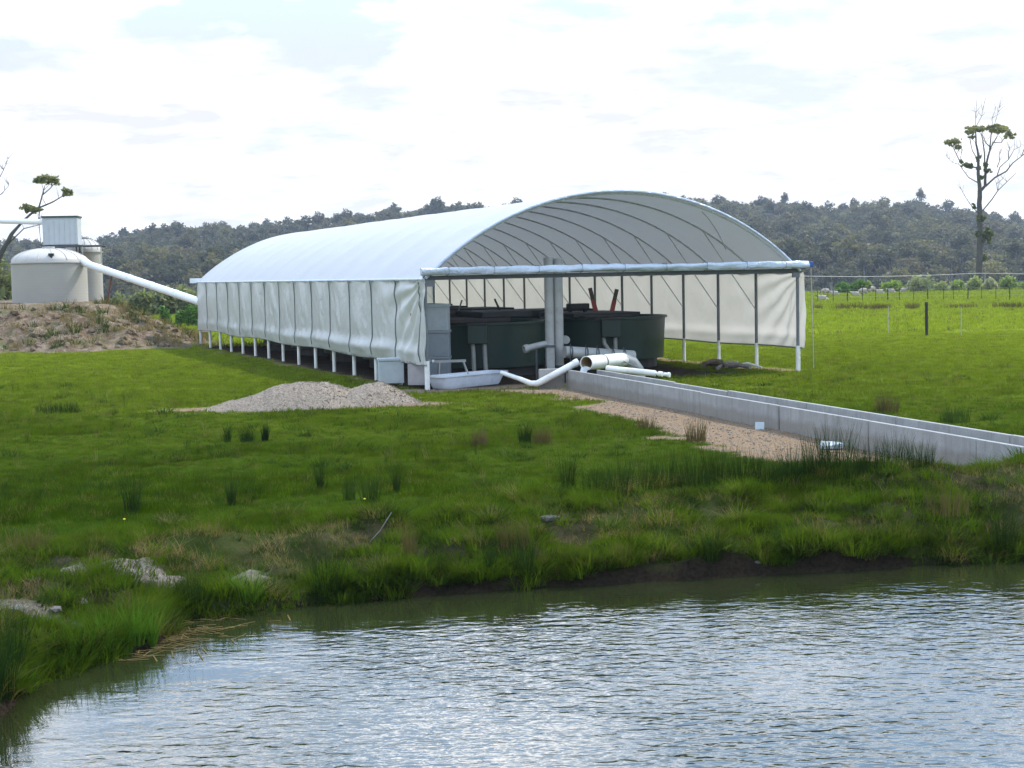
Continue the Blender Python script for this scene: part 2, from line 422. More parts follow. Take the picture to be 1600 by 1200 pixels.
# concrete
m, t, o = newmat('concrete'); tcn = N(t, 'ShaderNodeTexCoord').outputs['Object']; pos = geo_pos(t)
n = noise(t, pos, 2.2, 8, .65); nf = noise(t, pos, 45, 4, .7)
col = mixc(t, ramp(t, n, [(.3, 0), (.7, 1)]), (.26, .255, .245), (.36, .355, .34)); col = mixc(t, ramp(t, nf, [(.3, .25), (.6, 0)]), col, (.14, .13, .12))
sp = N(t, 'ShaderNodeSeparateXYZ'); t.links.new(pos, sp.inputs[0])
dmp = math_(t, 'ADD', sp.outputs[2], math_(t, 'MULTIPLY', noise(t, pos, 4, 5, .7), -.22))
col = mixc(t, ramp(t, dmp, [(0.0, .55), (.09, 0)]), col, (.17, .14, .10))
mps = N(t, 'ShaderNodeMapping'); mps.inputs['Scale'].default_value = (5, 5, .5); t.links.new(pos, mps.inputs[0])
col = mixc(t, ramp(t, noise(t, mps.outputs[0], 1.6, 5, .7), [(.5, 0), (.68, .5)]), col, (.15, .14, .125))
b = pbsdf(t, o, col, .85); bump(t, b, nf, .004); M['concrete'] = m
# ground
m, t, o = newmat('paddock_ground'); pos = geo_pos(t)
def att(t, nm): a = N(t, 'ShaderNodeAttribute'); a.attribute_name = nm; return a.outputs['Fac']
g1 = noise(t, pos, .35, 5, .6); g2 = noise(t, pos, 3.5, 6, .7); g3 = noise(t, pos, .045, 4, .55); g4 = noise(t, pos, 24, 5, .75)
gc = mixc(t, ramp(t, g1, [(.3, 0), (.7, 1)]), (.016, .038, .003), (.036, .066, .004))
gc = mixc(t, ramp(t, g3, [(.35, 0), (.65, .4)]), gc, (.075, .12, .014))
gc = mixc(t, ramp(t, g2, [(.52, 0), (.72, .5)]), gc, (.07, .075, .025))
gc = mixc(t, ramp(t, g4, [(.34, .7), (.52, 0)]), gc, (.022, .045, .010))
bankc = mixc(t, ramp(t, g2, [(.38, 0), (.62, 1)]), (.022, .020, .011), (.075, .062, .034)); 
bankc = mixc(t, ramp(t, g1, [(.45, 0), (.6, .7)]), bankc, (.032, .055, .010))
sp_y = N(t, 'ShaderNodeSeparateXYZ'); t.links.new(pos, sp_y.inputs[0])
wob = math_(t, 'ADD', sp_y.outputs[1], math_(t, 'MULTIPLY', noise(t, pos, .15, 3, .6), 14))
gc = mixc(t, ramp(t, math_(t, 'DIVIDE', wob, 100), [(.26, 0), (.43, .45), (.72, 1)]), gc, mixc(t, ramp(t, g1, [(.3, 0), (.7, 1)]), (.13, .18, .014), (.20, .24, .026)))  # ground matches the grass: distant backlight painted in as lighter, yellower green
gc = mixc(t, att(t, 'bank'), gc, bankc)
gc = mixc(t, att(t, 'dry'), gc, (.26, .22, .11))
path = mixc(t, ramp(t, g4, [(.35, 0), (.65, 1)]), (.15, .10, .065), (.31, .235, .16)); path = mixc(t, ramp(t, g2, [(.45, 0), (.65, .55)]), path, (.24, .15, .085))
gc = mixc(t, att(t, 'path'), gc, path)
soil = mixc(t, ramp(t, g2, [(.35, 0), (.65, 1)]), (.028, .021, .017), (.06, .043, .033))
gc = mixc(t, att(t, 'soil'), gc, soil)
pale = mixc(t, ramp(t, g4, [(.35, 0), (.6, 1)]), (.10, .085, .07), (.27, .235, .20))
gc = mixc(t, att(t, 'pale'), gc, pale)
gc = mixc(t, att(t, 'mud'), gc, mixc(t, ramp(t, g4, [(.35, 0), (.6, 1)]), (.010, .008, .006), (.032, .024, .017)))
b = pbsdf(t, o, gc, 1.0, 0, 0)
hh = math_(t, 'ADD', math_(t, 'MULTIPLY', g4, .6), math_(t, 'MULTIPLY', g2, 1.0)); bump(t, b, hh, .05)
M['ground'] = m
# earth mound
m, t, o = newmat('bare_earth'); pos = geo_pos(t)
a1 = noise(t, pos, .7, 6, .65); a2 = noise(t, pos, 3.5, 7, .7); a3 = noise(t, pos, 12, 6, .75)
c_ = mixc(t, ramp(t, a1, [(.3, 0), (.7, 1)]), (.15, .095, .06), (.27, .20, .13))
c_ = mixc(t, ramp(t, a2, [(.5, 0), (.7, .8)]), c_, (.38, .32, .25)); c_ = mixc(t, ramp(t, a2, [(.3, .8), (.44, 0)]), c_, (.07, .055, .035))
c_ = mixc(t, ramp(t, a3, [(.35, .6), (.5, 0)]), c_, (.06, .05, .03)); c_ = mixc(t, ramp(t, noise(t, pos, .9, 5, .7, .5), [(.52, 0), (.64, .75)]), c_, (.10, .12, .04))
b = pbsdf(t, o, c_, .95, 0, .1); bump(t, b, math_(t, 'ADD', a2, math_(t, 'MULTIPLY', a3, .5)), .15); M['earth'] = m
# gravel heap
m, t, o = newmat('gravel'); pos = geo_pos(t)
a1 = noise(t, pos, 1.3, 5, .6); a2 = noise(t, pos, 22, 5, .8); a3 = noise(t, pos, 60, 3, .7)
c_ = mixc(t, ramp(t, a2, [(.35, 0), (.62, 1)]), (.17, .135, .10), (.39, .33, .265)); c_ = mixc(t, ramp(t, a1, [(.55, 0), (.72, .6)]), c_, (.34, .27, .18))
c_ = mixc(t, ramp(t, a3, [(.36, .7), (.46, 0)]), c_, (.10, .08, .07))
b = pbsdf(t, o, c_, .95, 0, .1); bump(t, b, math_(t, 'ADD', a2, a3), .03); M['gravel'] = m
# hill floor
m, t, o = newmat('wooded_hill_floor'); pos = geo_pos(t); a1 = noise(t, pos, .05, 5, .6)
b = pbsdf(t, o, mixc(t, a1, (.035, .035, .022), (.07, .065, .04)), 1, 0, 0); M['hill'] = m
# water
m, t, o = newmat('pond_water'); pos = geo_pos(t)
mp = N(t, 'ShaderNodeMapping'); mp.inputs['Rotation'].default_value = (0, 0, math.radians(-17)); mp.inputs['Scale'].default_value = (.52, 1.0, 1); t.links.new(pos, mp.inputs[0])
mp2 = N(t, 'ShaderNodeMapping'); mp2.inputs['Rotation'].default_value = (0, 0, math.radians(20)); mp2.inputs['Scale'].default_value = (.55, 1.0, 1); t.links.new(pos, mp2.inputs[0])
w1 = noise(t, mp.outputs[0], 9.5, 2, .45, .5); w2 = noise(t, mp2.outputs[0], 8.0, 2, .45, .4); w3 = noise(t, mp.outputs[0], 24, 2, .5, .3); w0 = noise(t, pos, .55, 3, .5)
gst = ramp(t, w0, [(.36, .45), (.60, 1.0)])
hgt = math_(t, 'ADD', math_(t, 'ADD', w1, math_(t, 'MULTIPLY', w2, .65)), math_(t, 'MULTIPLY', w3, .16))
hgt = math_(t, 'MULTIPLY', hgt, gst)
calm = N(t, 'ShaderNodeAttribute'); calm.attribute_name = 'open_water'; hgt = math_(t, 'MULTIPLY', hgt, calm.outputs['Fac'])
# the lee of the far bank stays calmer
spw = N(t, 'ShaderNodeSeparateXYZ'); t.links.new(pos, spw.inputs[0])
b = pbsdf(t, o, (.018, .022, .008), .03, 0, .5); b.inputs['IOR'].default_value = 2.1
bump(t, b, hgt, .018, 1); M['water'] = m
m, t, o = newmat('channel_water'); pos = geo_pos(t); b = pbsdf(t, o, (.05, .06, .055), .08); b.inputs['IOR'].default_value = 1.33
bump(t, b, noise(t, pos, 9, 4, .6, .5), .03); M['chwater'] = m
m, t, o = newmat('falling_water'); pos = geo_pos(t); b = pbsdf(t, o, (.72, .76, .78), .15); bump(t, b, noise(t, pos, 30, 3, .6), .02); M['stream'] = m

def leafmat(name, c0, c1, c2, scale=.35, trans=.4):
    m, t, o = newmat(name); pos = geo_pos(t); oi = N(t, 'ShaderNodeObjectInfo')
    n = noise(t, pos, scale, 4, .6)
    r = oi.outputs['Random']
    col = mixc(t, ramp(t, r, [(.0, 0), (.45, 0), (.75, 1)]), c0, c1)
    col = mixc(t, ramp(t, r, [(.80, 0), (.9, .8)]), col, c2)
    col = mixc(t, ramp(t, n, [(.35, .35), (.6, 0)]), col, tuple(x*.6 for x in c0))
    d = pbsdf(t, None, col, .6, 0, .3); tr = N(t, 'ShaderNodeBsdfTranslucent'); t.links.new(mixc(t, 1.0, col, (1.2, 1.25, .7), 'MULTIPLY'), tr.inputs[0])
    mx = N(t, 'ShaderNodeMixShader'); mx.inputs[0].default_value = trans
    t.links.new(d.outputs[0], mx.inputs[1]); t.links.new(tr.outputs[0], mx.inputs[2]); t.links.new(mx.outputs[0], o.inputs[0]); return m
M['gum'] = leafmat('gum_forest_foliage', (.066, .068, .032), (.115, .095, .050), (.175, .155, .055))
M['gumnear'] = leafmat('gum_foliage', (.20, .22, .10), (.22, .22, .10), (.24, .24, .10))
M['gumtop'] = leafmat('gum_crown_foliage', (.27, .255, .11), (.28, .25, .10), (.28, .25, .10))
M['epic'] = leafmat('epicormic_foliage', (.09, .12, .035), (.10, .12, .04), (.12, .14, .04), 1)
M['olive'] = leafmat('olive_bush_foliage', (.13, .15, .05), (.15, .165, .055), (.18, .18, .06), 1)
M['shrub'] = leafmat('pale_shrub_foliage', (.22, .30, .07), (.27, .33, .11), (.36, .38, .19), 1)
M['bright'] = leafmat('bright_bush_foliage', (.08, .17, .025), (.09, .18, .03), (.1, .18, .03), 1)
M['blossom'] = leafmat('blossoming_shrub_foliage', (.30, .32, .18), (.34, .34, .22), (.36, .34, .24), 1)

# ---------------------------------------------------------------- ground sheet
def axis(fine0, fine1, step, grow, lim0, lim1):
    c = list(np.arange(fine0, fine1, step)); s = step
    x = c[-1]
    while x < lim1: s *= grow; x += s; c.append(x)
    s = step; x = c[0]; l = []
    while x > lim0: s *= grow; x -= s; l.append(x)
    return np.array(l[::-1]+c)
gx = axis(-9, 11, .11, 1.035, -2500, 2500); gy = axis(9.5, 40, .11, 1.03, -60, 3000)
for p in PALE:
    q = G(p[0], p[1]); PALEW.append((q.x, q.y, p[2]))
def pale_mask(x, y):
    r = np.zeros(np.shape(x)); nz = (fbm(x*3, y*3, 51, 3)-.5)
    for (a, b_, R) in PALEW: r = np.maximum(r, .85*(1-sst(.15, 1.0, np.hypot((x-a)/(R*1.3), (y-b_)/(R*.7))+nz*3.2)))
    return r
X, Y = np.meshgrid(gx, gy); Z = ground_z(X, Y)
pm, sm, dm = masks(X, Y); S = shore_s(np.clip(X, -60, 60), np.clip(Y, -20, 45)); S = np.where(Y > 45, 30, S)
nzb = fbm(X*1.2, Y*1.2, 61, 4)-.5
bankm = sst(-.2, .05, S)*(1-sst(1.6, 2.6, S+nzb*2.2))*(Y > 7)
mud = (1-sst(.03, .14, S+nzb*.22))*(Y > 7)
chd = (X-CH0.x)*CHN.x+(Y-CH0.y)*CHN.y; chl = (X-CH0.x)*CHD.x+(Y-CH0.y)*CHD.y
inch = (chd > .05) & (chd < CHW-.05) & (chl > .1) & (chl < CHL-.1)
Z = np.where(inch, np.minimum(Z, -.06), Z)
ny, nx = X.shape; idx = np.arange(ny*nx).reshape(ny, nx)
Fq = np.stack([idx[:-1, :-1], idx[:-1, 1:], idx[1:, 1:], idx[1:, :-1]], -1).reshape(-1, 4)
V = np.stack([X, Y, Z], -1).reshape(-1, 3)
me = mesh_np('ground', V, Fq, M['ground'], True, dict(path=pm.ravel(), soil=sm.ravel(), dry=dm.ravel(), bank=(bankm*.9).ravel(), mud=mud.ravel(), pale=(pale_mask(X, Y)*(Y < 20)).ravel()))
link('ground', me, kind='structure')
# pond
wx_ = np.arange(-14, 60, .3); wy_ = np.arange(4.5, 21, .2); X, Y = np.meshgrid(wx_, wy_); S = -shore_s(X, Y)
ow = .07+.93*sst(.2, 2.0, S+(fbm(X*.8, Y*1.5, 77, 3)-.5)*1.6)
ny, nx = X.shape; idx = np.arange(ny*nx).reshape(ny, nx); Fq = np.stack([idx[:-1, :-1], idx[:-1, 1:], idx[1:, 1:], idx[1:, :-1]], -1).reshape(-1, 4)
me = mesh_np('water', np.stack([X, Y, X*0+WZ], -1).reshape(-1, 3), Fq, M['water'], True, dict(open_water=ow.ravel()))
link('water', me, kind='structure')

# ---------------------------------------------------------------- hill
SKY = [(-900, 70), (-300, 78), (0, 72), (150, 73), (220, 84), (300, 90), (430, 90), (520, 97), (600, 101), (760, 112), (950, 114), (1100, 110), (1240, 105), (1330, 96), (1420, 100), (1500, 90), (1560, 76), (1620, 76), (2000, 95), (2600, 80)]
def hill_z(x, y):
    u = 800+2400*x/np.maximum(y, 1)
    e = np.interp(u, [s[0] for s in SKY], [s[1] for s in SKY])
    H = CZ+e/2400*700-12.5+(fbm(u*.012, y*0+3, 71, 3)-.5)*4
    t_ = np.clip((y-350)/350, 0, 1)
    z = -4.6+(H+4.6)*(t_**1.25)
    return z-np.maximum(y-720, 0)*.02
hx = np.linspace(-900, 900, 140); hy = np.linspace(330, 1500, 90); X, Y = np.meshgrid(hx, hy)
Z = hill_z(X, Y); ny, nx = X.shape; idx = np.arange(ny*nx).reshape(ny, nx)
Fq = np.stack([idx[:-1, :-1], idx[:-1, 1:], idx[1:, 1:], idx[1:, :-1]], -1).reshape(-1, 4)
link('hill', mesh_np('hill', np.stack([X, Y, Z], -1).reshape(-1, 3), Fq, M['hill'], True), kind='structure')

# leaf cloud: lobes = [(cx,cy,cz,rx,ry,rz)], n leaves, leaf size
def leaf_cloud(lobes, n, size, shell=.45, seed=0, flat=.5):
    r = np.random.default_rng(seed); L = np.array(lobes, float)
    w = L[:, 3]*L[:, 4]*L[:, 5]; w = w**.75; pk = r.choice(len(L), n, p=w/w.sum())
    d = r.normal(size=(n, 3)); d /= np.linalg.norm(d, axis=1)[:, None]
    rad = (shell+(1-shell)*r.random(n))**.6
    # clumped: several leaves share a twig end
    k = max(1, n//9); cd = d[:k]; crad = rad[:k]; cp = pk[:k]; ass = r.integers(0, k, n)
    base = L[cp, :3]+cd*L[cp, 3:]*crad[:, None]
    c = base[ass]+r.normal(size=(n, 3))*np.minimum(L[cp, 3:][ass]*.20, size*2.2)
    nrm = r.normal(size=(n, 3))+np.array([0, 0, flat]); nrm /= np.linalg.norm(nrm, axis=1)[:, None]
    a = np.cross(nrm, r.normal(size=(n, 3))); a /= np.linalg.norm(a, axis=1)[:, None]; b_ = np.cross(nrm, a)
    s = size*(.6+.8*r.random(n))[:, None]; a = a*s; b_ = b_*s*.55
    V = np.stack([c-a, c-b_, c+a, c+b_], 1).reshape(-1, 3)
    return V, np.arange(4*n).reshape(n, 4)
def gum_proto(seed, h=12, w=4.0):
    r = random.Random(seed); lobes = []
    for i in range(r.randint(5, 8)):
        a = r.uniform(0, 2*PI); q = r.uniform(0, w*.62); rr_ = r.uniform(.28, .5)*w
        lobes.append((q*math.cos(a), q*math.sin(a), h*r.uniform(.55, .9), rr_, rr_, rr_*r.uniform(.55, .85)))
    lobes.append((0, 0, h*.9, w*.35, w*.35, h*.1))
    V1, F1 = leaf_cloud(lobes, 1000, .34, seed=seed, flat=.9)
    me_c = mesh_np('crown', V1, F1, M['gum'])
    mb = MB(); mb.tube([(0, 0, -2), (r.uniform(-.3, .3), 0, h*.4), (r.uniform(-.8, .8), r.uniform(-.5, .5), h*.8)], [.2, .14, .05], 5)
    for l in lobes[:4]: mb.tube([(0, 0, h*.38), (l[0]*.5, l[1]*.5, h*.55), l[:3]], [.12, .09, .04], 4)
    me_t = bpy.data.meshes.new('trunk'); me_t.from_pydata(mb.v, [], mb.f); me_t.materials.append(M['palebark'])
    return me_c, me_t, lobes
protos = []; gums = []
for i in range(6):
    mc, mt, lb = gum_proto(100+i, [12, 13, 10.5, 12, 14, 11][i], [4.2, 3.8, 4.4, 4.8, 3.6, 4.0][i]); gums.append((mc, mt))
    V1 = np.empty(len(mc.vertices)*3, np.float32); mc.vertices.foreach_get('co', V1); V2 = np.empty(len(mt.vertices)*3, np.float32); mt.vertices.foreach_get('co', V2)
    n1_ = len(mc.vertices); fs = [tuple(p.vertices) for p in mc.polygons]+[tuple(v+n1_ for v in p.vertices) for p in mt.polygons]
    me = bpy.data.meshes.new('gum'); me.from_pydata(np.concatenate([V1, V2]).reshape(-1, 3).tolist(), [], fs)
    me.materials.append(M['gum']); me.materials.append(M['palebark'])
    mi = np.zeros(len(fs), np.int32); mi[len(mc.polygons):] = 1; me.polygons.foreach_set('material_index', mi)
    protos.append(bpy.data.objects.new('gum', me))
pts = []
d = 352.0
while d < 730:
    step = 6.4 if d < 600 else 5.6
    for u in np.arange(-260, 1860, step/d*2400):
        dd = d+random.uniform(-3.5, 3.5); uu = u+random.uniform(-.5, .5)*step/d*2400
        x = (uu-800)/2400*dd
        pts.append((x, dd, float(hill_z(np.array([x]), np.array([dd]))[0])-3.0))
    d += step*1.05
pts = np.array(pts); n = len(pts)
sc_ = .72+.5*rng.random(n); clump = fbm(pts[:, 0]*.03, pts[:, 1]*.03, 81, 3); sc_ *= .75+.5*clump
edge_tree = pts[:, 1] < 372; sc_[edge_tree] *= .75
scatter('hill_forest', pts, np.stack([np.zeros(n), np.zeros(n), rng.random(n)*6.28], -1), np.stack([sc_*1.25, sc_*1.25, sc_*1.05], -1), rng.integers(0, 6, n), protos)
# individual trees standing proud on the skyline
sky_trees = [(150, 1.0), (202, 1.15), (268, 1.0), (325, 1.1), (352, 1.1), (401, 1.25), (437, 1.2), (456, 1.2), (498, 1.1), (548, .95), (582, 1.0), (628, 1.15), (690, 1.2), (755, 1.1),
             (1100, 1.2), (1150, 1.0), (1230, 1.2), (1256, 1.15), (1296, 1.25), (1336, 1.35), (1372, 1.1), (1404, 1.2), (1440, 1.5), (1482, 1.05), (1588, 1.3)]
ORD = ['first', 'second', 'third', 'fourth', 'fifth', 'sixth', 'seventh', 'eighth', 'ninth', 'tenth', 'eleventh', 'twelfth', 'thirteenth', 'fourteenth', 'fifteenth']
def ordn(i):
    us = [q[0] for q in sky_trees if side(q[0]) == side(sky_trees[i][0])]; return ORD[us.index(sky_trees[i][0])]+' from the left'
side = lambda u: 'left of the white tunnel' if u < 480 else ('above the tunnel roof' if u < 800 else 'right of the tunnel')
seen = {}
for i, (u, s_) in enumerate(sky_trees):
    dd = 708+random.uniform(-6, 6); x = (u-800)/2400*dd; k = i % 6
    g_ = side(u)
    t_ = thing('gum_tree', 'skyline gum tree, %s, %s' % (ordn(i), g_), 'tree', (x, dd, float(hill_z(np.array([x]), np.array([dd]))[0])), random.uniform(0, 6), 'skyline gum trees '+g_)
    t_.scale = (s_*.72, s_*.72, s_*.92)
    link('crown', gums[k][0], t_); link('trunk', gums[k][1], t_)

# ---------------------------------------------------------------- earth mound with feed tanks
def mound_h(x, y):
    dx = np.maximum(x+.277*np.clip(y, 60, 95), 0); dy = np.maximum(65.5-y, 0)+np.maximum(y-84, 0)
    dd = np.hypot(dx, dy*1.0)+(fbm(x*.4, y*.4, 91, 3)-.5)*1.6
    h = 1.86*(1-sst(0, 1, dd/6.4)**.8)
    sl_ = np.exp(-((dd-3)/2.6)**2)
    return h+(fbm(x*1.1, y*1.1, 92, 4)-.5)*.75*sl_+(fbm(x*3.6, y*3.6, 95, 3)-.5)*.30*sl_+(fbm(x*2, y*2, 93, 2)-.5)*.06
mx_ = np.arange(-46, -9, .2); my_ = np.arange(56, 92, .2); X, Y = np.meshgrid(mx_, my_); Z = mound_h(X, Y)
edge_ = np.minimum.reduce([(X+46)/2, (-9.2-X)/1.0, (Y-56)/1, (92-Y)/2]); Z = Z-.12-.3*(1-sst(0, 1, edge_))
ny, nx = X.shape; idx = np.arange(ny*nx).reshape(ny, nx)
Fq = np.stack([idx[:-1, :-1], idx[:-1, 1:], idx[1:, 1:], idx[1:, :-1]], -1).reshape(-1, 4)
link('earth_mound', mesh_np('earth_mound', np.stack([X, Y, Z], -1).reshape(-1, 3), Fq, M['earth'], True), kind='structure')
def water_tank(cx_, cy_, z0, r, hw, label):
    t_ = thing('water_tank', label, 'tank', (cx_, cy_, z0))
    mb = MB(); prof = [(r*.985, 0)]
    nr = 14
    for i in range(nr):
        z = hw*(i+.5)/nr; prof += [(r, z-.02), (r+.002, z), (r, z+.02)]
    prof += [(r, hw), (r+.05, hw+.01), (r+.05, hw+.06), (r-.02, hw+.07)]
    mb.lathe(prof, 64); mb.build('tank_wall', M['watertank'], t_, True)
    mb = MB(); dp = [(r-.01, hw+.065)]+[(r*math.cos(a), hw+.07+.64*math.sin(a)) for a in np.linspace(.15, 1.45, 9)]+[(.28, hw+.72), (.28, hw+.78), (.01, hw+.79)]
    mb.lathe(dp, 48); mb.build('dome_roof', M['dome'], t_, True)
    mb = MB()
    for k in range(16):
        a = 2*PI*k/16; pp = [(r*math.cos(q)*math.cos(a)*1.003, r*math.cos(q)*math.sin(a)*1.003, hw+.075+.64*math.sin(q)) for q in np.linspace(.15, 1.3, 7)]
        mb.tube(pp, .022, 5)
    mb.build('roof_rib', M['dome'], t_, True, kind='stuff')
    return t_
tk = PD(79, 468, 70.5); TR = 57/2400*70.5
tz = float(mound_h(np.array([tk.x]), np.array([70.5]))[0])-.15
tz = 1.72
wt1 = water_tank(tk.x, 70.5, tz, TR, 1.80, 'large cream ribbed water tank with domed roof on the earth mound')
mb = MB(); c = (.55, -TR*.86, 1.95); mb.tube([c, (c[0], c[1], c[2]+.22)], .07, 10); mb.box((c[0]-.12, c[1]-.08, c[2]+.2), (c[0]+.1, c[1]+.1, c[2]+.3)); mb.build('inlet_cap', M['black'], wt1, True)
tk2 = PD(133, 455, 75.0)
wt2 = water_tank(tk2.x, 75.0, tz, 22/2400*75*1.25, 2.35, 'narrower cream water tank half hidden behind the larger tank')
# white box on a steel stand behind the front tank
bx = thing('feed_bin', 'pale metal feed bin with dark roof above the water tanks', 'bin', (PD(98, 380, 73.2).x, 73.2, 1.72), .12)
hz0 = PD(98, 383, 73.2).z-1.72; hz1 = PD(98, 338, 73.2).z-1.72
mb = MB(); mb.box((-.8, -.6, hz0), (.8, .6, hz1-.08), bev=.015); mb.build('bin_body', M['shedbox'], bx)
for k in range(7):
    mb = MB(); mb.box((-.78+.24*k, -.62, hz0+.03), (-.75+.24*k, -.6, hz1-.1)); mb.build('seam', M['shedbox'], bx)
mb = MB(); mb.box((-.84, -.66, hz1-.08), (.84, .66, hz1)); mb.build('bin_roof', M['trim'], bx)
for a in (-.7, .7):
    for b_ in (-.5, .5):
        mb = MB(); mb.tube([(a, b_, -.2), (a, b_, hz0)], .04, 6); mb.build('leg', M['dsteel'], bx)
mb = MB(); mb.box((-.9, -.7, hz0-.1), (1.9, -.62, hz0-.03)); mb.box((-.9, .62, hz0-.1), (1.9, .7, hz0-.03)); mb.box((-.9, -.62, hz0-.06), (1.9, .62, hz0-.03)); mb.build('platform', M['dsteel'], bx)
for a in (1.0, 1.85):
    mb = MB(); mb.tube([(a, -.66, hz0-.9), (a, -.66, hz0+.0)], .03, 6); mb.build('rail_post', M['pvcg'], bx)
# white duct into the tunnel
da = PD(134, 412, 70.0); db = loc2w(.02, SLEN-.15, 0); db = Vector((db.x, db.y, PD(318, 472, db.y).z))
dt = thing('feed_duct', 'long white duct sloping from the tanks down into the tunnel', 'duct', (0, 0, 0))
mb = MB(); ns = 8
mb.tube([da+(db-da)*k/24 for k in range(25)], .165, 18); mb.build('duct_tube', M['duct'], dt, True)
for k in range(1, 5):
    c = da+(db-da)*(k/5); u_ = (db-da).normalized()*.04; mb = MB(); mb.tube([c-u_, c+u_], .18, 18); mb.build('joint_collar', M['duct'], dt, True)
mb = MB(); u_ = (db-da).normalized(); mb.tube([da-u_*.35+Vector((0, 0, .12)), da-u_*.1+Vector((0, 0, .05)), da+u_*.3], [.21, .2, .175], 14); mb.build('inlet_elbow', M['duct'], dt, True)
s0 = da+(db-da)*.24; mb = MB(); g0 = Vector((s0.x-.35, s0.y, mound_h(np.array([s0.x]), np.array([s0.y]))[0]-.4)); mb.tube([g0, s0-Vector((0, 0, .2))], .05, 6); mb.build('support_leg', M['rust'], dt)
d2a = PD(-160, 341, 71.5); d2b = PD(73, 347, 72.8)
o = MB().tube([d2a, d2b], .13, 14).build('overhead_duct', M['duct'], None, True); tag(o, 'slim white horizontal duct entering the feed bin from the left', 'duct')
mb = MB(); mb.tube([d2a, Vector((d2a.x, d2a.y, 0))], .06, 8); mb.build('leg', M['dsteel'], o)

# ---------------------------------------------------------------- the tunnel
T = thing('polytunnel', 'long open-ended white polytunnel with rolled side curtains on the paddock', 'polytunnel', A, SA)
EZ = 2.55; RISE = 2.05; R_ = ((SW/2)**2+RISE**2)/(2*RISE); CZc = EZ+RISE-R_; HA = math.asin(SW/2/R_)
def arch(a, off=0): return SW/2+(R_+off)*math.sin(a), CZc+(R_+off)*math.cos(a)
for k in range(NP):
    y = k*SL
    pts_ = [(*(arch(a, -.03)[:1]), y, arch(a, -.03)[1]) for a in np.linspace(-HA, HA, 33)]
    MB().tube(pts_, .024, 8).build('rib', M['ribsteel'], T, True)
    for sx_, x in ((-1, .0), (1, SW)):
        p_ = MB().tube([(x, y, .5), (x, y, EZ-.02)], .042, 8).build('post', M['steel'], T, True)
        MB().tube([(x, y, -.3), (x, y, .62)], .050 if k else .062, 10).build('sleeve', M['pvcw'], p_, True)
        if k == 0: continue
        xi = x-sx_*1.62; am = math.asin((xi-SW/2)/(R_)); zi = arch(am)[1]-.05
        MB().tube([(x-sx_*.03, y, 1.55), (xi, y, zi)], .014, 6).build('brace', M['ribsteel'], T, True)
for a in (-.99*HA, .99*HA):
    x, z = arch(a, -.07); MB().tube([(x, 0, z), (x, SLEN, z)], .03, 8).build('eave_rail', M['steel'], T, True)
for a in ():
    x, z = arch(a*HA, -.09); MB().tube([(x, 0, z), (x, SLEN, z)], .022, 6).build('purlin', M['steel'], T, True)
def surfw(a0, y0, a1, y1):
    return [(arch(a0+(a1-a0)*q, -.10)[0], y0+(y1-y0)*q, arch(a0+(a1-a0)*q, -.10)[1]) for q in np.linspace(0, 1, 12)]
for a0, a1, y1 in ((.42, .80, SL*1),):
    MB().tube(surfw(a0*HA*1.0, 0, a1*HA, y1), .012, 5).build('wind_brace', M['ribsteel'], T)
# roof film sagging between the ribs
na, nyp = 64, (NP-1)*10+1
aa = np.linspace(-HA*1.012, HA*1.012, na); yy = np.linspace(-.10, SLEN+.12, nyp); AA, YY = np.meshgrid(aa, yy)
fr = np.abs(np.sin(PI*np.clip(YY, 0, SLEN)/SL)); off = .028-.085*fr*(.75+.5*fbm(np.floor(YY/SL)*3.3, AA*2, 3, 2))*np.cos(AA/HA*1.2)+(fbm(AA*6, YY*.9, 8, 3)-.5)*.03
XX = SW/2+(R_+off)*np.sin(AA); ZZ = CZc+(R_+off)*np.cos(AA)
idx = np.arange(na*nyp).reshape(nyp, na); Fq = np.stack([idx[:-1, :-1], idx[:-1, 1:], idx[1:, 1:], idx[1:, :-1]], -1).reshape(-1, 4)
link('roof_cover', mesh_np('roof_cover', np.stack([XX, YY, ZZ], -1).reshape(-1, 3), Fq, M['roof'], True), T)
# hem of the film at the mouth
MB().tube([(arch(a, .03)[0], -.10, arch(a, .03)[1]) for a in np.linspace(-HA, HA, 49)], .035, 8).build('roof_hem', M['roll'], T, True)
# curtains
def curt_disp(y, z, zb, seed, left=True):
    """outward bulge"""
    h = (EZ-z)/(EZ-zb)              # 0 top .. 1 bottom
    ph = (y/SL) % 1.0; pin = np.abs(np.sin(PI*ph))
    d_ = .05*pin*np.sin(PI*h)**.7
    fr_ = np.clip(1-y/18, 0, 1)
    d_ += (.17*np.exp(-((h-.86)/.08)**2)+.05*np.exp(-((h-.97)/.05)**2))*(.35+.65*fr_)*(.6+.5*fbm(y*.6, y*0, seed+3, 2))*(.55+.45*pin)*(1-np.exp(-np.maximum(y, 0)/.9)*.75)
    # hanging folds pinned at the posts under the eave
    d_ += .045*np.exp(-h/.10)*np.sin(ph*2*PI*1.5+1)*(.5+fbm(y*1.3, y*0, seed+5, 2))
    # creases radiating from the front top corner
    r_ = np.hypot(y+.2, (EZ-z)+.05); th = np.arctan2((EZ-z)+.05, y+.2)
    d_ += .045*np.sin(th*24+1.2*fbm(y*.6, z*.9, seed+7, 2)*4)*np.exp(-((r_-1.9)/1.5)**2)*np.clip(1-y/5.6, 0, 1)
    d_ += (fbm(y*1.7+h*1.2, h*2.2+y*.5, seed, 4)-.5)*.13*np.sin(PI*np.clip(h, 0, 1))**.4*(.12+.88*pin)
    d_ += (fbm(y*5, h*5+y*2, seed+9, 3)-.5)*.035*pin
    return d_
def zbot(y): return .52+.10*np.clip(y/SLEN, 0, 1)+.03*np.sin(y*.8)*(y > 2)
def zbotR(y): return .56+.015*np.sin(y*1.1)
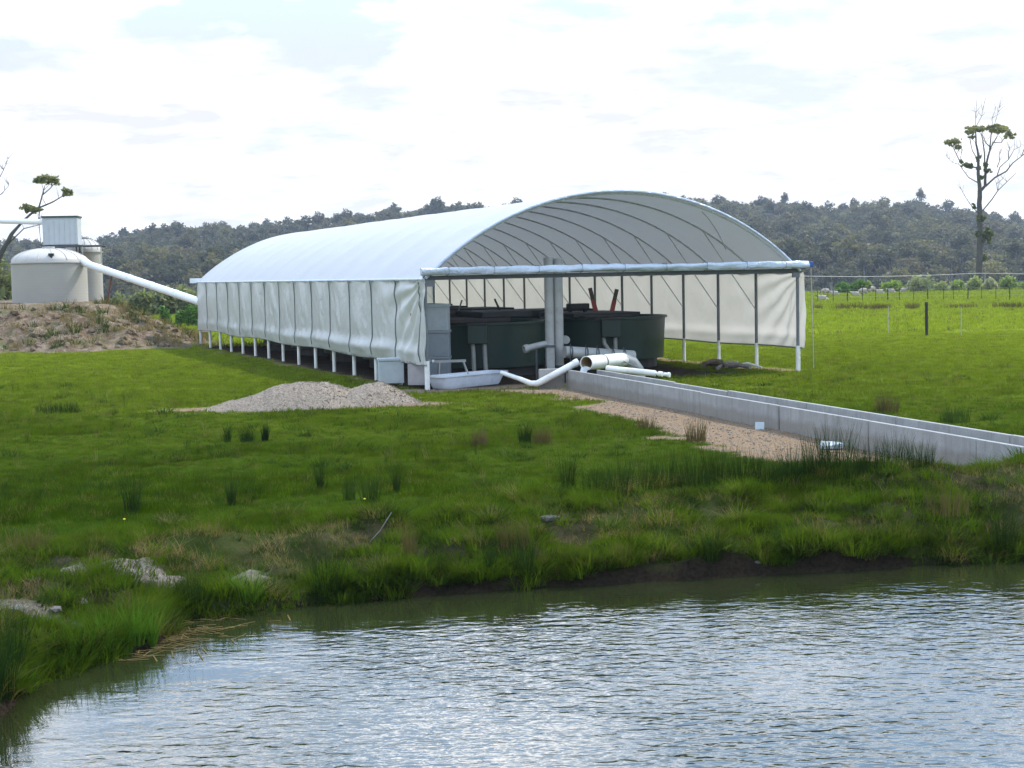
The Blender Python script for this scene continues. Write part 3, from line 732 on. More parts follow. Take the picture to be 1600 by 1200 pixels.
for name, left, zb_f, mt, seed in (('left', True, zbot, M['curtL'], 5), ('right', False, zbotR, M['curtR'], 45)):
    ny_, nz_ = 420, 56
    yy = np.linspace(-.16, SLEN+.08, ny_); hh_ = np.linspace(0, 1, nz_); YY, HH = np.meshgrid(yy, hh_)
    ZB = zb_f(YY); ZZ = EZ-.02-(EZ-.02-ZB)*HH
    D = curt_disp(YY, ZZ, ZB, seed)*(1.0 if left else .5)
    if not left: D = D*1.5+.04*np.exp(-((YY+.1)/.35)**2)*np.sin(PI*HH)**.5
    XX = (-.075-D) if left else (SW+.075+D)
    YW = YY+(-.03*np.sin(HH*13+1)*np.exp(-(YY+.16)/.4)*(1 if left else .6))
    V_ = np.stack([XX, YW, ZZ], -1).reshape(-1, 3); idx = np.arange(ny_*nz_).reshape(nz_, ny_)
    Fq = np.stack([idx[:-1, :-1], idx[:-1, 1:], idx[1:, 1:], idx[1:, :-1]], -1).reshape(-1, 4)
    cu = link('side_curtain', mesh_np('side_curtain', V_, Fq, mt, True), T)
    yb = np.linspace(-.1, SLEN, 60); zb2 = zb_f(yb); xb2 = (-.075-curt_disp(yb, zb2, zb2, seed)) if left else (SW+.075+.5*curt_disp(yb, zb2, zb2, seed))
    MB().tube([(float(a)+(.02 if left else -.02), float(b_), float(c_)) for a, b_, c_ in zip(xb2, yb, zb2)], .020, 6).build('hem_pipe', M['steel'], cu, True)
    if left:
        for k in range(NP):
            y = k*SL+(.16 if k == 0 else 0.0); zs = np.linspace(EZ, float(zb_f(np.array([y]))[0])-.02, 22); ya = np.full(22, y)
            xs = -.075-curt_disp(ya, zs, zb_f(ya), seed)-.020
            mb = MB(); V_ = []; 
            for x, z in zip(xs, zs): V_ += [(x, y-.020, z), (x, y+.020, z), (x+.012, y+.020, z), (x+.012, y-.020, z)]
            Fs = []
            for i in range(21):
                for j in range(4): Fs.append((i*4+j, i*4+(j+1) % 4, (i+1)*4+(j+1) % 4, (i+1)*4+j))
            mb.add(V_, Fs); mb.build('strap', M['strap'], T)
    # top rail over the curtain
    x = -.07 if left else SW+.07
    MB().tube([(x, -.1, EZ+.0), (x, SLEN+.05, EZ+.0)], .035, 8).build('curtain_rail', M['roll'] if left else M['steel'], T, True)
# closed film end wall at the rear
V_ = []; nq = 40
for i in range(nq+1):
    a = -HA+2*HA*i/nq; x, z = arch(a, -.01)
    for q in range(9): V_.append((x, SLEN+.05+.03*math.sin(x*3+q), .5+(z-.5)*q/8))
Fs = [(i*9+k, (i+1)*9+k, (i+1)*9+k+1, i*9+k+1) for i in range(nq) for k in range(8)]
MB().add(V_, Fs).build('end_film', M['curtR'], T, True)
# rolled end curtain on the cross beam
pts_ = []; ns = 90; V_ = []; seg = 18
for i in range(ns+1):
    x = -.16+(SW+.36)*i/ns
    for k in range(seg):
        an = 2*PI*k/seg; rr_ = .088+.010*math.sin(an*3+x*.9)+.008*math.sin(x*7.3+an*2)+.006*random.uniform(-1, 1)
        V_.append((x, -.20+rr_*math.cos(an)*.9, 2.735+rr_*math.sin(an)*1.0+.006*math.sin(x*1.7)))
Fs = [(i*seg+k, i*seg+(k+1) % seg, (i+1)*seg+(k+1) % seg, (i+1)*seg+k) for i in range(ns) for k in range(seg)]+[tuple(reversed(range(seg))), tuple(range(ns*seg, (ns+1)*seg))]
MB().add(V_, Fs).build('rolled_end_curtain', M['roll'], T, True)
MB().box((-.05, -.07, 2.53), (SW+.05, .03, 2.63)).build('cross_beam', M['dsteel'], T)
for k in range(9):
    x = .5+k*1.15; MB().tube([(x, -.02, 2.6), (x, -.32, 2.68), (x, -.30, 2.83), (x, -.05, 2.83)], .008, 5).build('roll_tie', M['strap'], T)
MB().box((SW-.18, -.08, 2.40), (SW+.02, -.02, 2.53)).build('corner_bracket', M['steel'], T)
MB().box((-.02, -.08, 2.38), (.2, -.02, 2.53)).build('corner_bracket', M['steel'], T)
MB().box((SW+.20, -.28, 2.66), (SW+.32, -.12, 2.80), bev=.02).build('winch', M['blue'], T)
MB().tube([(SW+.28, -.2, 2.7), (SW+.33, -.2, 1.2), (SW+.36, -.18, .02)], .012, 5).build('winch_cord', M['wire'], T)
MB().box((-.35, SLEN-.1, 2.52), (.25, SLEN+.1, 2.72)).build('end_beam', M['duct'], T)
MB().box((-.083-curt_disp(np.array([.85]), np.array([1.72]), np.array([.52]), 5)[0]-.02, .80, 1.68), (-.09, .86, 1.74)).build('red_tag', M['red'], T)

# ---------------------------------------------------------------- fish tanks
FT = []
def fish_tank():
    r = 1.75
    t_ = thing('fish_tank', '', 'fish tank')
    MB().lathe([(r*.93, .20), (r*.97, .21), (r*.985, .8), (r, 1.32), (r+.06, 1.33), (r+.06, 1.39), (r-.02, 1.39), (r-.05, 1.34), (r*.94, .30), (.01, .28)], 56).build('tank_wall', M['tank'], t_, True)
    MB().lathe([(r*.945, 1.18), (.01, 1.181)], 40).build('tank_water', M['chwater'], t_)
    MB().lathe([(r*.86, -.05), (r*.86, .20)], 24, capend=True).build('plinth', M['black'], t_)
    return t_
ft = fish_tank()
spots = [(3.05, 4.4), (7.15, 5.35), (2.9, 9.3), (7.2, 9.6), (2.9, 13.8), (7.2, 14.0), (2.9, 18.3), (7.2, 18.5), (2.9, 22.7), (7.2, 22.9)]
labs = ['dark green round fish tank just right of the stacked crates', 'dark green round fish tank nearest the tunnel right side, red board in it']
rown = ['second', 'second', 'third', 'third', 'fourth', 'fourth', 'rearmost', 'rearmost']
for i, (lx, ly) in enumerate(spots):
    t_ = ft if i == 0 else copy_tree(ft)
    t_.location = loc2w(lx, ly); t_.rotation_euler = (0, 0, SA)
    t_['label'] = labs[i] if i < 2 else 'dark green fish tank, %s in the %s row inside the tunnel' % (rown[i-2], 'left' if i % 2 == 0 else 'right')
    t_['group'] = 'round fish tanks inside the tunnel'; FT.append(t_)
def local_cam_angle(t_): # direction from tank towards the viewer in the tank's frame
    v = Vector((0, 0, 0))-t_.location; a = math.atan2(v.y, v.x)-SA; return a
for i, da_ in ((0, -.05), (1, .10)):
    t_ = FT[i]; a = local_cam_angle(t_)+da_; dx, dy = math.cos(a), math.sin(a)
    Mz = Matrix.Translation((dx*1.90, dy*1.90, 0)) @ Matrix.Rotation(a+PI/2, 4, 'Z')
    MB().box((-.26, -.17, .86), (.26, .15, 1.34), Mz, .02).build('outlet_box', M['tank'], t_)
    MB().box((-.30, -.2, 1.34), (.30, .18, 1.37), Mz).build('outlet_lid', M['black'], t_)
    if i == 0:
        for q in (-.13, .16):
            MB().tube([Mz @ Vector((q, 0, .88)), Mz @ Vector((q*1.05+.03, -.02, -.02))], .058, 10).build('drain_pipe', M['pvcg'], t_, True)
    else:
        MB().tube([Mz @ Vector((.12, 0, .88)), Mz @ Vector((.12, -.02, .25))], .058, 10).build('drain_pipe', M['pvcg'], t_, True)
        MB().tube([Mz @ Vector((-.20, 0, .88)), Mz @ Vector((-.18, -.01, .68)), Mz @ Vector((.05, -.04, .35)), Mz @ Vector((.10, -.08, .22))], .058, 10).build('drain_pipe', M['pvcg'], t_, True)
# covers
MB().box((-1.45, -1.55, 1.40), (.25, .9, 1.50), None, .01).build('cover_board', M['brownlid'], FT[0])
MB().box((-.45, -1.3, 1.505), (.95, 1.2, 1.66), None, .02).build('cover_lid', M['black'], FT[0])
MB().box((-1.5, -1.25, 1.40), (.55, 1.2, 1.52), None, .02).build('cover_lid', M['black'], FT[1])
MB().box((-1.3, -1.62, 1.40), (.1, -1.26, 1.45), None, .01).build('cover_board', M['brownlid'], FT[1])
for i in range(2, 10): MB().box((-1.3, -1.2, 1.40), (.2 if i % 3 else 1.2, 1.2, 1.48+.05*(i % 2)), None, .02).build('cover_lid', M['black'], FT[i])
# feeder with legs on the right tank
fd = thing('automatic_feeder', 'small black feeder box on short legs on the right fish tank', 'feeder', PD(903, 489, FT[1].location.y-.3)-Vector((0, 0, 0)), SA)
MB().box((-.30, -.16, .10), (.30, .16, .27), None, .03).build('feeder_body', M['black'], fd)
for a in (-.24, .22): MB().box((a-.04, -.05, -.02), (a+.04, .05, .11)).build('leg', M['black'], fd)
def board(name, pa, pb_, w, th, mat, lab, cat, Y, mat2=None):
    a = PD(*pa, Y); b_ = PD(*pb_, Y+.1); u_ = (b_-a); L_ = u_.length; u_.normalize()
    side_ = Vector((0, 1, 0)).cross(u_).normalized(); Mx = Matrix((side_, u_.cross(side_), u_)).transposed().to_4x4(); Mx.translation = a
    o_ = MB().box((-w/2, -th/2, -.35), (w/2, th/2, L_*.5), Mx, .008).build(name, mat, None)
    MB().box((-w*.46, -th*.4, L_*.5-.01), (w*.42, th*.42, L_), Mx, .008).build('board_tip', mat2 or mat, o_)
    return tag(o_, lab, cat)
yt = FT[1].location.y
board('paddle_board', (931, 487), (922, 450), .13, .06, M['red'], 'red board standing up out of the right fish tank, leaning left', 'board', yt-.2, M['brown'])
board('paddle_board', (956, 487), (964, 452), .13, .06, M['red'], 'brown-topped red board leaning right in the right fish tank', 'board', yt-.2, M['brown'])
yt = FT[0].location.y
board('stake', (782, 488), (773, 467), .06, .05, M['black'], 'short black stake poking up from the left fish tank', 'stake', yt+.3)
board('stake', (715, 489), (722, 469), .05, .04, M['wood'], 'thin dark stake leaning right behind the stacked crates', 'stake', yt+.9)
bs = PD(705, 492, yt+.6); o = MB().lathe([(.02, 0), (.22, .01), (.20, .10), (.10, .14), (.02, .20)], 14, tuple(bs+Vector((0, 0, -.05)))).build('net_bundle', M['brownlid'], None, True); tag(o, 'small dark bundle on the cover of the left fish tank', 'bundle')

# ---------------------------------------------------------------- crates
def crate(px, py, Y, w, d_, h, z0, rot, mat, lab, grp='stacked crates at the tunnel mouth'):
    p = PD(px, py, Y); t_ = thing('crate', lab, 'crate', (p.x, Y, z0), rot, grp)
    MB().box((-w/2+.02, -d_/2+.02, 0), (w/2-.02, d_/2-.02, h-.07), None, .012).build('crate_body', mat, t_)
    MB().box((-w/2, -d_/2, h-.065), (w/2, d_/2, h-.004), None, .012).build('crate_rim', mat, t_)
    return t_
crate(684, 580, 38.6, .66, .62, .62, 0, SA-.45, M['greybox'], 'grey crate at the bottom of the stack beside the bathtub')
crate(684.5, 580, 38.6, .66, .62, .65, .62, SA-.43, M['greybox'], 'grey crate in the middle of the stack beside the front post')
crate(683, 580, 38.6, .68, .62, .65, 1.27, SA-.47, M['palebox'], 'lighter grey crate topmost of the stack beside the front post')
crate(611, 590, 38.1, .66, .55, .62, 0, SA-.25, M['palebox'], 'pale grey crate under the left curtain behind the gravel heap', 'crates under the left curtain')
crate(655, 590, 37.3, .50, .5, .60, 0, SA-.55, M['tanbox'], 'pinkish grey crate under the curtain next to the front post', 'crates under the left curtain')

# bathtub
def bathtub():
    p0 = P(676, 606); p1 = P(783, 595.5); c = (p0+p1)/2; an = math.atan2((p1-p0).y, (p1-p0).x); L_ = (p1-p0).length*1.0; Wd = .66
    t_ = thing('bathtub', 'old white enamel bathtub on the ground at the tunnel mouth', 'bathtub', (c.x, c.y+.3, gz(c.x, c.y)), an); t_.scale = (1, 1, .78)
    def ring(hl, hw_, z, rr_, off_=0):
        V_ = []
        for cx_, cy_, a0 in ((hl-rr_, hw_-rr_, 0), (-hl+rr_, hw_-rr_, 90), (-hl+rr_, -hw_+rr_, 180), (hl-rr_, -hw_+rr_, 270)):
            for q in range(7):
                a = math.radians(a0+q*15); V_.append((cx_+rr_*math.cos(a)+off_, cy_+rr_*math.sin(a), z))
        return V_
    rings = [ring(L_*.40, Wd*.34, .0, .1, -.06), ring(L_*.42, Wd*.38, .06, .13, -.06), ring(L_*.46, Wd*.44, .30, .16, -.03), ring(L_*.475, Wd*.46, .37, .16, -.01)]
    inner = [ring(L_*.46, Wd*.44, .38, .15, 0), ring(L_*.43, Wd*.38, .20, .14, -.03), ring(L_*.38, Wd*.3, .07, .1, -.05)]
    V_ = [v for r_ in rings+inner for v in r_]; n_ = 28; Fs = []
    for i in range(len(rings)+len(inner)-1):
        for k in range(n_): Fs.append((i*n_+k, i*n_+(k+1) % n_, (i+1)*n_+(k+1) % n_, (i+1)*n_+k))
    Fs += [tuple(reversed(range(n_))), tuple(range((len(rings)+len(inner)-1)*n_, (len(rings)+len(inner))*n_))]
    MB().add(V_, Fs).build('tub', M['white'], t_, True)
    rim = ring(L_*.5, Wd*.5, 0, .17); rin = ring(L_*.455, Wd*.435, 0, .15)
    V_ = [(a, b_, .37) for a, b_, c_ in rim]+[(a, b_, .415) for a, b_, c_ in rim]+[(a, b_, .415) for a, b_, c_ in rin]+[(a, b_, .37) for a, b_, c_ in rin]
    Fs = []
    for i in range(4):
        j = (i+1) % 4
        for k in range(n_): Fs.append((i*n_+k, i*n_+(k+1) % n_, j*n_+(k+1) % n_, j*n_+k))
    MB().add(V_, Fs).build('rim', M['white'], t_, True)
    return t_
bathtub()
# little trestle
tp = PD(706, 580, 38.0); tt = thing('trestle', 'small pale trestle frame behind the bathtub', 'trestle', (tp.x, 37.75, 0), SA-.2)
MB().box((-.42, -.06, .50), (.36, .06, .56)).build('top_bar', M['pvcg'], tt)
for a, b_ in ((-.30, -.34), (.30, .48)):
    for s_ in (-.16, .16): MB().tube([(a, s_*.3, .50), (b_, s_, -.02)], .022, 6).build('leg', M['pvcg'], tt)
MB().tube([(-.48, 0, .53), (-.42, 0, .53)], .05, 8).build('end_knob', M['pvcw'], tt)

# standpipes
for px, r, top, lab in ((859.5, .115, 2.98, 'left tall grey vertical pipe standing at the tunnel mouth'), (873.5, .125, 2.95, 'right tall grey vertical pipe standing at the tunnel mouth')):
    p = PD(px, 560, 38.6+(.12 if px > 865 else 0)); t_ = thing('standpipe', lab, 'pipe', (p.x, p.y, 0), 0, 'pair of tall vertical pipes')
    MB().tube([(0, 0, .1), (0, 0, top)], r, 20).build('pipe_wall', M['pvcg'], t_, True)
    MB().tube([(0, 0, -.05), (0, 0, .32)], r*1.12, 20).build('socket', M['dsteel'], t_, True)
    MB().tube([(0, 0, top-.02), (0, 0, top+.05)], r*1.08, 20).build('cap', M['pvcg'], t_, True)
p = PD(841, 540, 38.5); o = MB().pipe([p+Vector((-.28, -.1, -.06)), p+Vector((0, 0, 0)), p+Vector((.25, .1, .04))], .085, .07).build('stub_pipe', M['pvcg'], None, True); tag(o, 'short grey stub pipe left of the tall vertical pipes', 'pipe')
MB().pipe([p+Vector((-.36, -.13, -.08)), p+Vector((-.26, -.09, -.055))], .105, .07).build('flange', M['pvcg'], o, True)
MB().tube([p+Vector((-.05, 0, -.05)), p+Vector((-.05, 0, -.85))], .03, 8).build('stand_leg', M['dsteel'], o)
p = PD(884, 531, 39.0); o = MB().tube([p+Vector((0, -.06, 0)), p+Vector((0, .4, 0))], .095, 18).build('end_cap', M['pvcg'], None, True); tag(o, 'round pale pipe end right of the tall vertical pipes', 'pipe')
MB().tube([p+Vector((0, -.09, 0)), p+Vector((0, -.05, 0))], .105, 18).build('cap', M['pvcg'], o, True)
p = PD(861, 560, 38.35); o = MB().box((p.x-.11, p.y-.1, -.02), (p.x+.09, p.y+.1, .80), None, .01).build('pipe_stand', M['pvcg'], None); tag(o, 'grey upright block in front of the tall pipes', 'stand')
MB().box((p.x-.14, p.y-.13, .80), (p.x+.12, p.y+.13, .84)).build('stand_cap', M['dsteel'], o)
# grey manifold pipe
pa = PD(882, 550, 38.2); pb2 = PD(990, 557, 38.9)
mf = thing('manifold_pipe', 'long grey pipe with upright rods running behind the white outlet pipe', 'pipe', (0, 0, 0))
MB().tube([pa, pb2], .15, 20).build('pipe_wall', M['pvcg'], mf, True)
for q in (.08, .3, .46, .68, .85):
    c = pa+(pb2-pa)*q; MB().tube([c+Vector((0, -.17, -.75)), c+Vector((0, -.17, .22))], .012, 6).build('rod', M['dsteel'], mf)
    u_ = (pb2-pa).normalized()*.02; MB().tube([c-u_, c+u_], .158, 20).build('clamp', M['dsteel'], mf, True)
# big white outlet pipe
pa = PD(916, 567.5, 35.7); pb2 = PD(973, 562, 37.3)
ou = thing('outlet_pipe', 'fat white open-ended pipe pouring water into the concrete channel', 'pipe', (0, 0, 0))
MB().pipe([pa+(pb2-pa)*q for q in (0, .25, .5, .75, 1)], .168, .150, 28).build('pipe_wall', M['pvcw'], ou, True)
MB().tube([pa+(pb2-pa)*.02, pb2], .1495, 28, cap=False).build('pipe_lining', M['pvcin'], ou, True)
c = pa+(pb2-pa)*.42; u_ = (pb2-pa).normalized()*.018; MB().tube([c-u_, c+u_], .176, 28).build('strap', M['dsteel'], ou, True)
q_ = pb2; MB().tube([q_-u_*3, q_+u_*4, q_+Vector((.22, .12, -.08)), q_+Vector((.36, .2, -.26)), q_+Vector((.42, .24, -.55))], [.172, .176, .172, .165, .165], 20).build('elbow', M['pvcg'], ou, True)
w0_ = pa+Vector((-.01, -.03, -.10)); V_ = []
for i in range(8):
    tt_ = i/7; c = w0_+Vector((-.12*tt_, -.05*tt_, -.36*tt_*tt_)); wv = .10-.03*tt_
    for k in range(8): an = 2*PI*k/8; V_.append(c+Vector((wv*math.cos(an)*.9, wv*math.cos(an)*.5, 0))+Vector((0, 0, .03*math.sin(an)))+Vector((-.03*math.sin(an), 0, 0)))
MB().add(V_, [(i*8+k, i*8+(k+1) % 8, (i+1)*8+(k+1) % 8, (i+1)*8+k) for i in range(7) for k in range(8)]).build('water_jet', M['stream'], ou, True)
o = MB().tube([PD(783, 582, 36.3), PD(812, 592, 36.0), PD(829, 599, 35.75), PD(839, 599.5, 35.7), PD(850, 594, 35.72), PD(900, 567, 35.95)], [.05, .055, .065, .075, .08, .08], 14).build('bent_pipe', M['pvcw'], None, True)
tag(o, 'bent white plastic pipe lying between bathtub and concrete channel', 'pipe')
a = PD(897, 568.5, 35.94); b_ = PD(903, 565.5, 35.97); MB().pipe([a, b_], .092, .07).build('socket', M['pvcw'], o, True)
pa = PD(948, 575.5, 35.6); pb2 = PD(1024, 583.5, 35.0); pb2.z = max(pb2.z, .3)
o = MB().tube([pa, pb2], .07, 14).build('drain_pipe_length', M['pvcw'], None, True); tag(o, 'slim white pipe lying along the far side of the channel head', 'pipe')
u_ = (pb2-pa).normalized()
for k, (f0, f1, rr_) in enumerate(((0, .06, .04), (.08, .18, .06), (.22, .3, .045), (.31, .36, .06))): MB().tube([pb2+u_*f0, pb2+u_*f1], rr_, 12).build('spigot', M['pvcw'], o, True)
o = MB().tube([PD(975, 565, 37.0), PD(1010, 580, 35.2), PD(1030, 583, 35.2)], .02, 8).build('hose', M['steel'], None, True); tag(o, 'thin grey hose running from the outlet elbow over the soil', 'hose')

# ---------------------------------------------------------------- concrete channel
CHT = thing('concrete_channel', 'long open concrete channel of panels leading from tunnel to pond', 'channel', CH0, math.atan2(CHD.y, CHD.x))
sgn = 1 if (Vector((-math.sin(CHT.rotation_euler.z), math.cos(CHT.rotation_euler.z), 0)).dot(CHN) > 0) else -1
nj = []; HT = .37
def along(px, py, z=0):
    p = P(px, py, z); return (p-CH0).dot(CHD)
njs = [0, along(1005, 600, HT)+.0, along(1094, 613, HT), along(1199, 634.5, HT), along(1334, 658, HT), along(1510, 686, HT), CHL-.9, CHL]
njs[1] = (njs[0]+njs[2])/2
fjs = [0.5, along(1053, 597, HT), along(1145, 610, HT), along(1258, 630, HT), along(1400, 652, HT), along(1583, 680, HT), CHL]
for js, y0 in ((njs, 0), (fjs, CHW-.07)):
    for k, (a, b_) in enumerate(zip(js[:-1], js[1:])):
        if b_-a < .3: continue
        jz = random.uniform(-.014, .014); jy = random.uniform(-.010, .010)
        mb = MB().box((a+.013, sgn*y0+jy if sgn > 0 else -y0-.07+jy, -.25), (b_-.013, (y0+.07+jy) if sgn > 0 else -y0+jy, HT+jz), None, .012)
        mb.build('panel', M['concrete'], CHT)
y_lo, y_hi = sorted((sgn*.072, sgn*(CHW-.072)))
MB().box((.1, y_lo, -.04), (CHL-.05, y_hi, .10)).build('channel_floor', M['concrete'], CHT)
mb = MB(); mb.add([(.12, y_lo+.002, .135), (CHL-.05, y_lo+.002, .135), (CHL-.05, y_hi-.002, .135), (.12, y_hi-.002, .135)], [(0, 1, 2, 3)]); mb.build('channel_water', M['chwater'], CHT)
for xx in (2.2, 4.6, 7.9, 10.8, 14.0): MB().box((xx, y_lo+.002, .2), (xx+.06, y_hi-.002, .26)).build('cross_tie', M['concrete'], CHT)
# end slab at the head of the channel
c = CH0-e1*.0; Mx = Matrix.Translation(CH0) @ Matrix.Rotation(SA-.12, 4, 'Z')
o = MB().box((-.62, .02, -.1), (-.02, .14, .40), Mx, .012).build('end_slab', M['concrete'], None); tag(o, 'grey concrete slab closing the head of the channel on the left', 'slab')
p = P(1187, 667); ox = MB().box((-.075, -.012, 0), (.075, .012, .14), Matrix.Translation((p.x, p.y, gz(p.x, p.y)-.01)) @ Matrix.Rotation(-.2, 4, 'Z') @ Matrix.Rotation(-.45, 4, 'X'), .004).build('tile', M['palebox'], None); tag(ox, 'small white tile leaning against the channel panel on the path', 'tile')
p = P(1299, 695); mb = MB(); V_ = []
oo = [(-.24, -.04), (-.12, -.13), (.06, -.12), (.24, -.02), (.19, .09), (.0, .12), (-.2, .08)]
for z in (0, .035): V_ += [(a, b_, z+.012*i*(z > 0)) for i, (a, b_) in enumerate(oo)]
k_ = len(oo); Fs = [tuple(range(k_, 2*k_)), tuple(reversed(range(k_)))]+[(i, (i+1) % k_, k_+(i+1) % k_, k_+i) for i in range(k_)]
mb.add(V_, Fs); ox = mb.build('paver', M['palebox'], None); ox.location = (p.x, p.y, gz(p.x, p.y)+.02); ox.scale = (.72, .72, 1); tag(ox, 'flat broken white slab lying on the path amid the rushes', 'slab')

# ---------------------------------------------------------------- gravel heap
hx = np.arange(-7.6, -.9, .045); hy = np.arange(30.6, 34.2, .045); X, Y = np.meshgrid(hx, hy)
cen = 32.4+(X+4.2)*.16
a_ = np.interp(X, [-6.65, -6.2, -5.6, -4.9, -4.4, -3.9, -3.45, -3.1, -2.75, -2.4, -1.95], [0, .12, .30, .50, .58, .52, .34, .44, .47, .28, 0])
wd = np.interp(X, [-6.65, -5.9, -4.6, -3.2, -2.0], [.25, .75, 1.05, .95, .5])
hgt_ = a_*np.clip(1-(np.abs(Y-cen)/wd)**1.5, 0, 1)**.9
hgt_ = hgt_+(fbm(X*3, Y*3, 101, 4)-.5)*.12*sst(0, .2, hgt_)+(fbm(X*12, Y*12, 103, 2)-.5)*.03
Zh = ground_z(X, Y)+hgt_-.03
ny, nx = X.shape; idx = np.arange(ny*nx).reshape(ny, nx); Fq = np.stack([idx[:-1, :-1], idx[:-1, 1:], idx[1:, 1:], idx[1:, :-1]], -1).reshape(-1, 4)
keep = (hgt_.ravel()[Fq] > .006).any(1)
o = link('gravel_heap', mesh_np('gravel_heap', np.stack([X, Y, Zh], -1).reshape(-1, 3), Fq[keep], M['gravel'], True)); tag(o, 'long pale heap of gravel on the grass beside the tunnel', 'gravel heap')
def heap_z(x, y):
    i = np.clip(((x-hx[0])/.045).astype(int), 0, len(hx)-1); j = np.clip(((y-hy[0])/.045).astype(int), 0, len(hy)-1); return Zh[j, i], hgt_[j, i]
def stone_mesh(seed, mat):
    import bmesh
    bm = bmesh.new(); bmesh.ops.create_icosphere(bm, subdivisions=1, radius=1); r = random.Random(seed)
    for v in bm.verts: v.co *= r.uniform(.7, 1.1); v.co.z *= .7
    me_ = bpy.data.meshes.new('stone'); bm.to_mesh(me_); bm.free(); me_.materials.append(mat); return me_
sp_ = [bpy.data.objects.new('s', stone_mesh(i, M['gravel'])) for i in range(4)]
gp = []
n = 9000; x = rng.uniform(-6.9, -1.7, n); y = rng.uniform(30.8, 34, n); z_, h_ = heap_z(x, y); k = (h_ > .02)|(rng.random(n) < .05)
gp.append(np.stack([x[k], y[k], np.where(h_[k] > .02, z_[k], ground_z(x[k], y[k]))+.0], -1))
n = 26000; x = rng.uniform(-4, 7, n); y = rng.uniform(18.5, 36.5, n); p_, s_, d_ = masks(x, y); k = p_ > .55; gp.append(np.stack([x[k], y[k], ground_z(x[k], y[k])], -1))
gp = np.concatenate(gp); n = len(gp); s_ = .008+.022*rng.random(n)**2.5
scatter('loose_gravel', gp, rng.random((n, 3))*6.28, np.stack([s_, s_, s_*.8], -1), rng.integers(0, 4, n), sp_)

# ---------------------------------------------------------------- grass tufts
def tuft(nb, h, w, spread, lean, mat, seed, segs=2, curve=.5):
    r = np.random.default_rng(seed); V_ = []; F_ = []
    for i in range(nb):
        a = r.random()*6.28; q = spread*math.sqrt(r.random()); bx_, by_ = q*math.cos(a), q*math.sin(a)
        hh2 = h*(.55+.6*r.random()); la = r.random()*6.28 if r.random() < .4 else a; ln = lean*(.3+r.random())
        dx, dy = math.cos(la)*ln, math.sin(la)*ln; fx, fy = -math.sin(la+r.normal()*.8), math.cos(la+r.normal()*.8)
        b0 = len(V_)
        for j in range(segs+1):
            t_ = j/segs; bend = t_**(1+curve); ww = w*(1-t_*.85)*.5
            cx_, cy_, cz_ = bx_+dx*hh2*bend, by_+dy*hh2*bend, hh2*(t_-.25*ln*t_*t_)
            V_ += [(cx_-fx*ww, cy_-fy*ww, cz_), (cx_+fx*ww, cy_+fy*ww, cz_)]
            if j: F_.append((b0+2*j-2, b0+2*j-1, b0+2*j+1, b0+2*j))
    return V_, F_
def tobj(nm, *a, **k):
    V_, F_ = tuft(*a, **k); me_ = mesh_np(nm, V_, np.array(F_), a[5]); return bpy.data.objects.new(nm, me_)
def in_view(x, y, m=1.25):
    u = 2400*x/np.maximum(y, 1)+0; return np.abs(u) < 800*m+150
def sample(n, y0, y1, margin=1.2):
    y = np.sqrt(rng.uniform(y0**2, y1**2, n)); x = rng.uniform(-1, 1, n)*(y/3*margin+.6); return x, y
def veto(x, y):
    p_, s_, d_ = masks(x, y); cd = (x-CH0.x)*CHN.x+(y-CH0.y)*CHN.y; cl_ = (x-CH0.x)*CHD.x+(y-CH0.y)*CHD.y
    inc = (cd > -.03) & (cd < CHW+.03) & (cl_ > -.1) & (cl_ < CHL+.1)
    z_, h_ = heap_z(x, y); onh = (h_ > .02) & (x > -7.2) & (x < -1.5) & (y > 31) & (y < 34)
    rnd = rng.random(len(x))
    return (p_ < rnd*.6+.15) & (s_ < .3+rnd*.3) & ~inc & ~onh & (d_ < rnd+.3)
tl = []; 
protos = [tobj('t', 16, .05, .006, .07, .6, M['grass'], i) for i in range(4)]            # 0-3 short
protos += [tobj('t', 18, .075, .008, .08, .8, M['lush'], 20+i) for i in range(3)]          # 4-6 lush bank
protos += [tobj('t', 14, .07, .016, .09, .9, M['weed'], 30+i) for i in range(2)]          # 7-8 weeds
protos += [tobj('t', 14, .12, .005, .07, .8, M['dry'], 40+i) for i in range(2)]           # 9-10 dry
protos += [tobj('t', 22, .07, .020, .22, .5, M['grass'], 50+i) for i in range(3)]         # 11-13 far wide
protos += [tobj('t', 70, .20, .008, .13, 1.1, M['lush'], 80+i, segs=3) for i in range(2)]   # 14-15 hummocks
protos += [tobj('t', 60, .17, .007, .13, 1.2, M['dry'], 84+i, segs=3) for i in range(1)]    # 16
protos += [tobj('t', 40, .15, .022, .14, 1.2, M['weed'], 86, segs=3)]                        # 17
protos += [tobj('t', 9, .28, .005, .05, .3, M['dry'], 88, segs=3), tobj('t', 12, .26, .006, .05, .3, M['rush'], 89, segs=3)]  # 18-19 stalks
ps, rs, ss, pk = [], [], [], []
def put(x, y, sc0, kinds, zoff=-.01, pr=None):
    n = len(x); ps.append(np.stack([x, y, ground_z(x, y)+zoff], -1))
    rs.append(np.stack([rng.normal(0, .12, n), rng.normal(0, .12, n), rng.random(n)*6.28], -1)); s_ = sc0*(.65+.7*rng.random(n)); ss.append(np.stack([s_, s_, s_], -1))
    pk.append(rng.choice(kinds, n, p=pr))
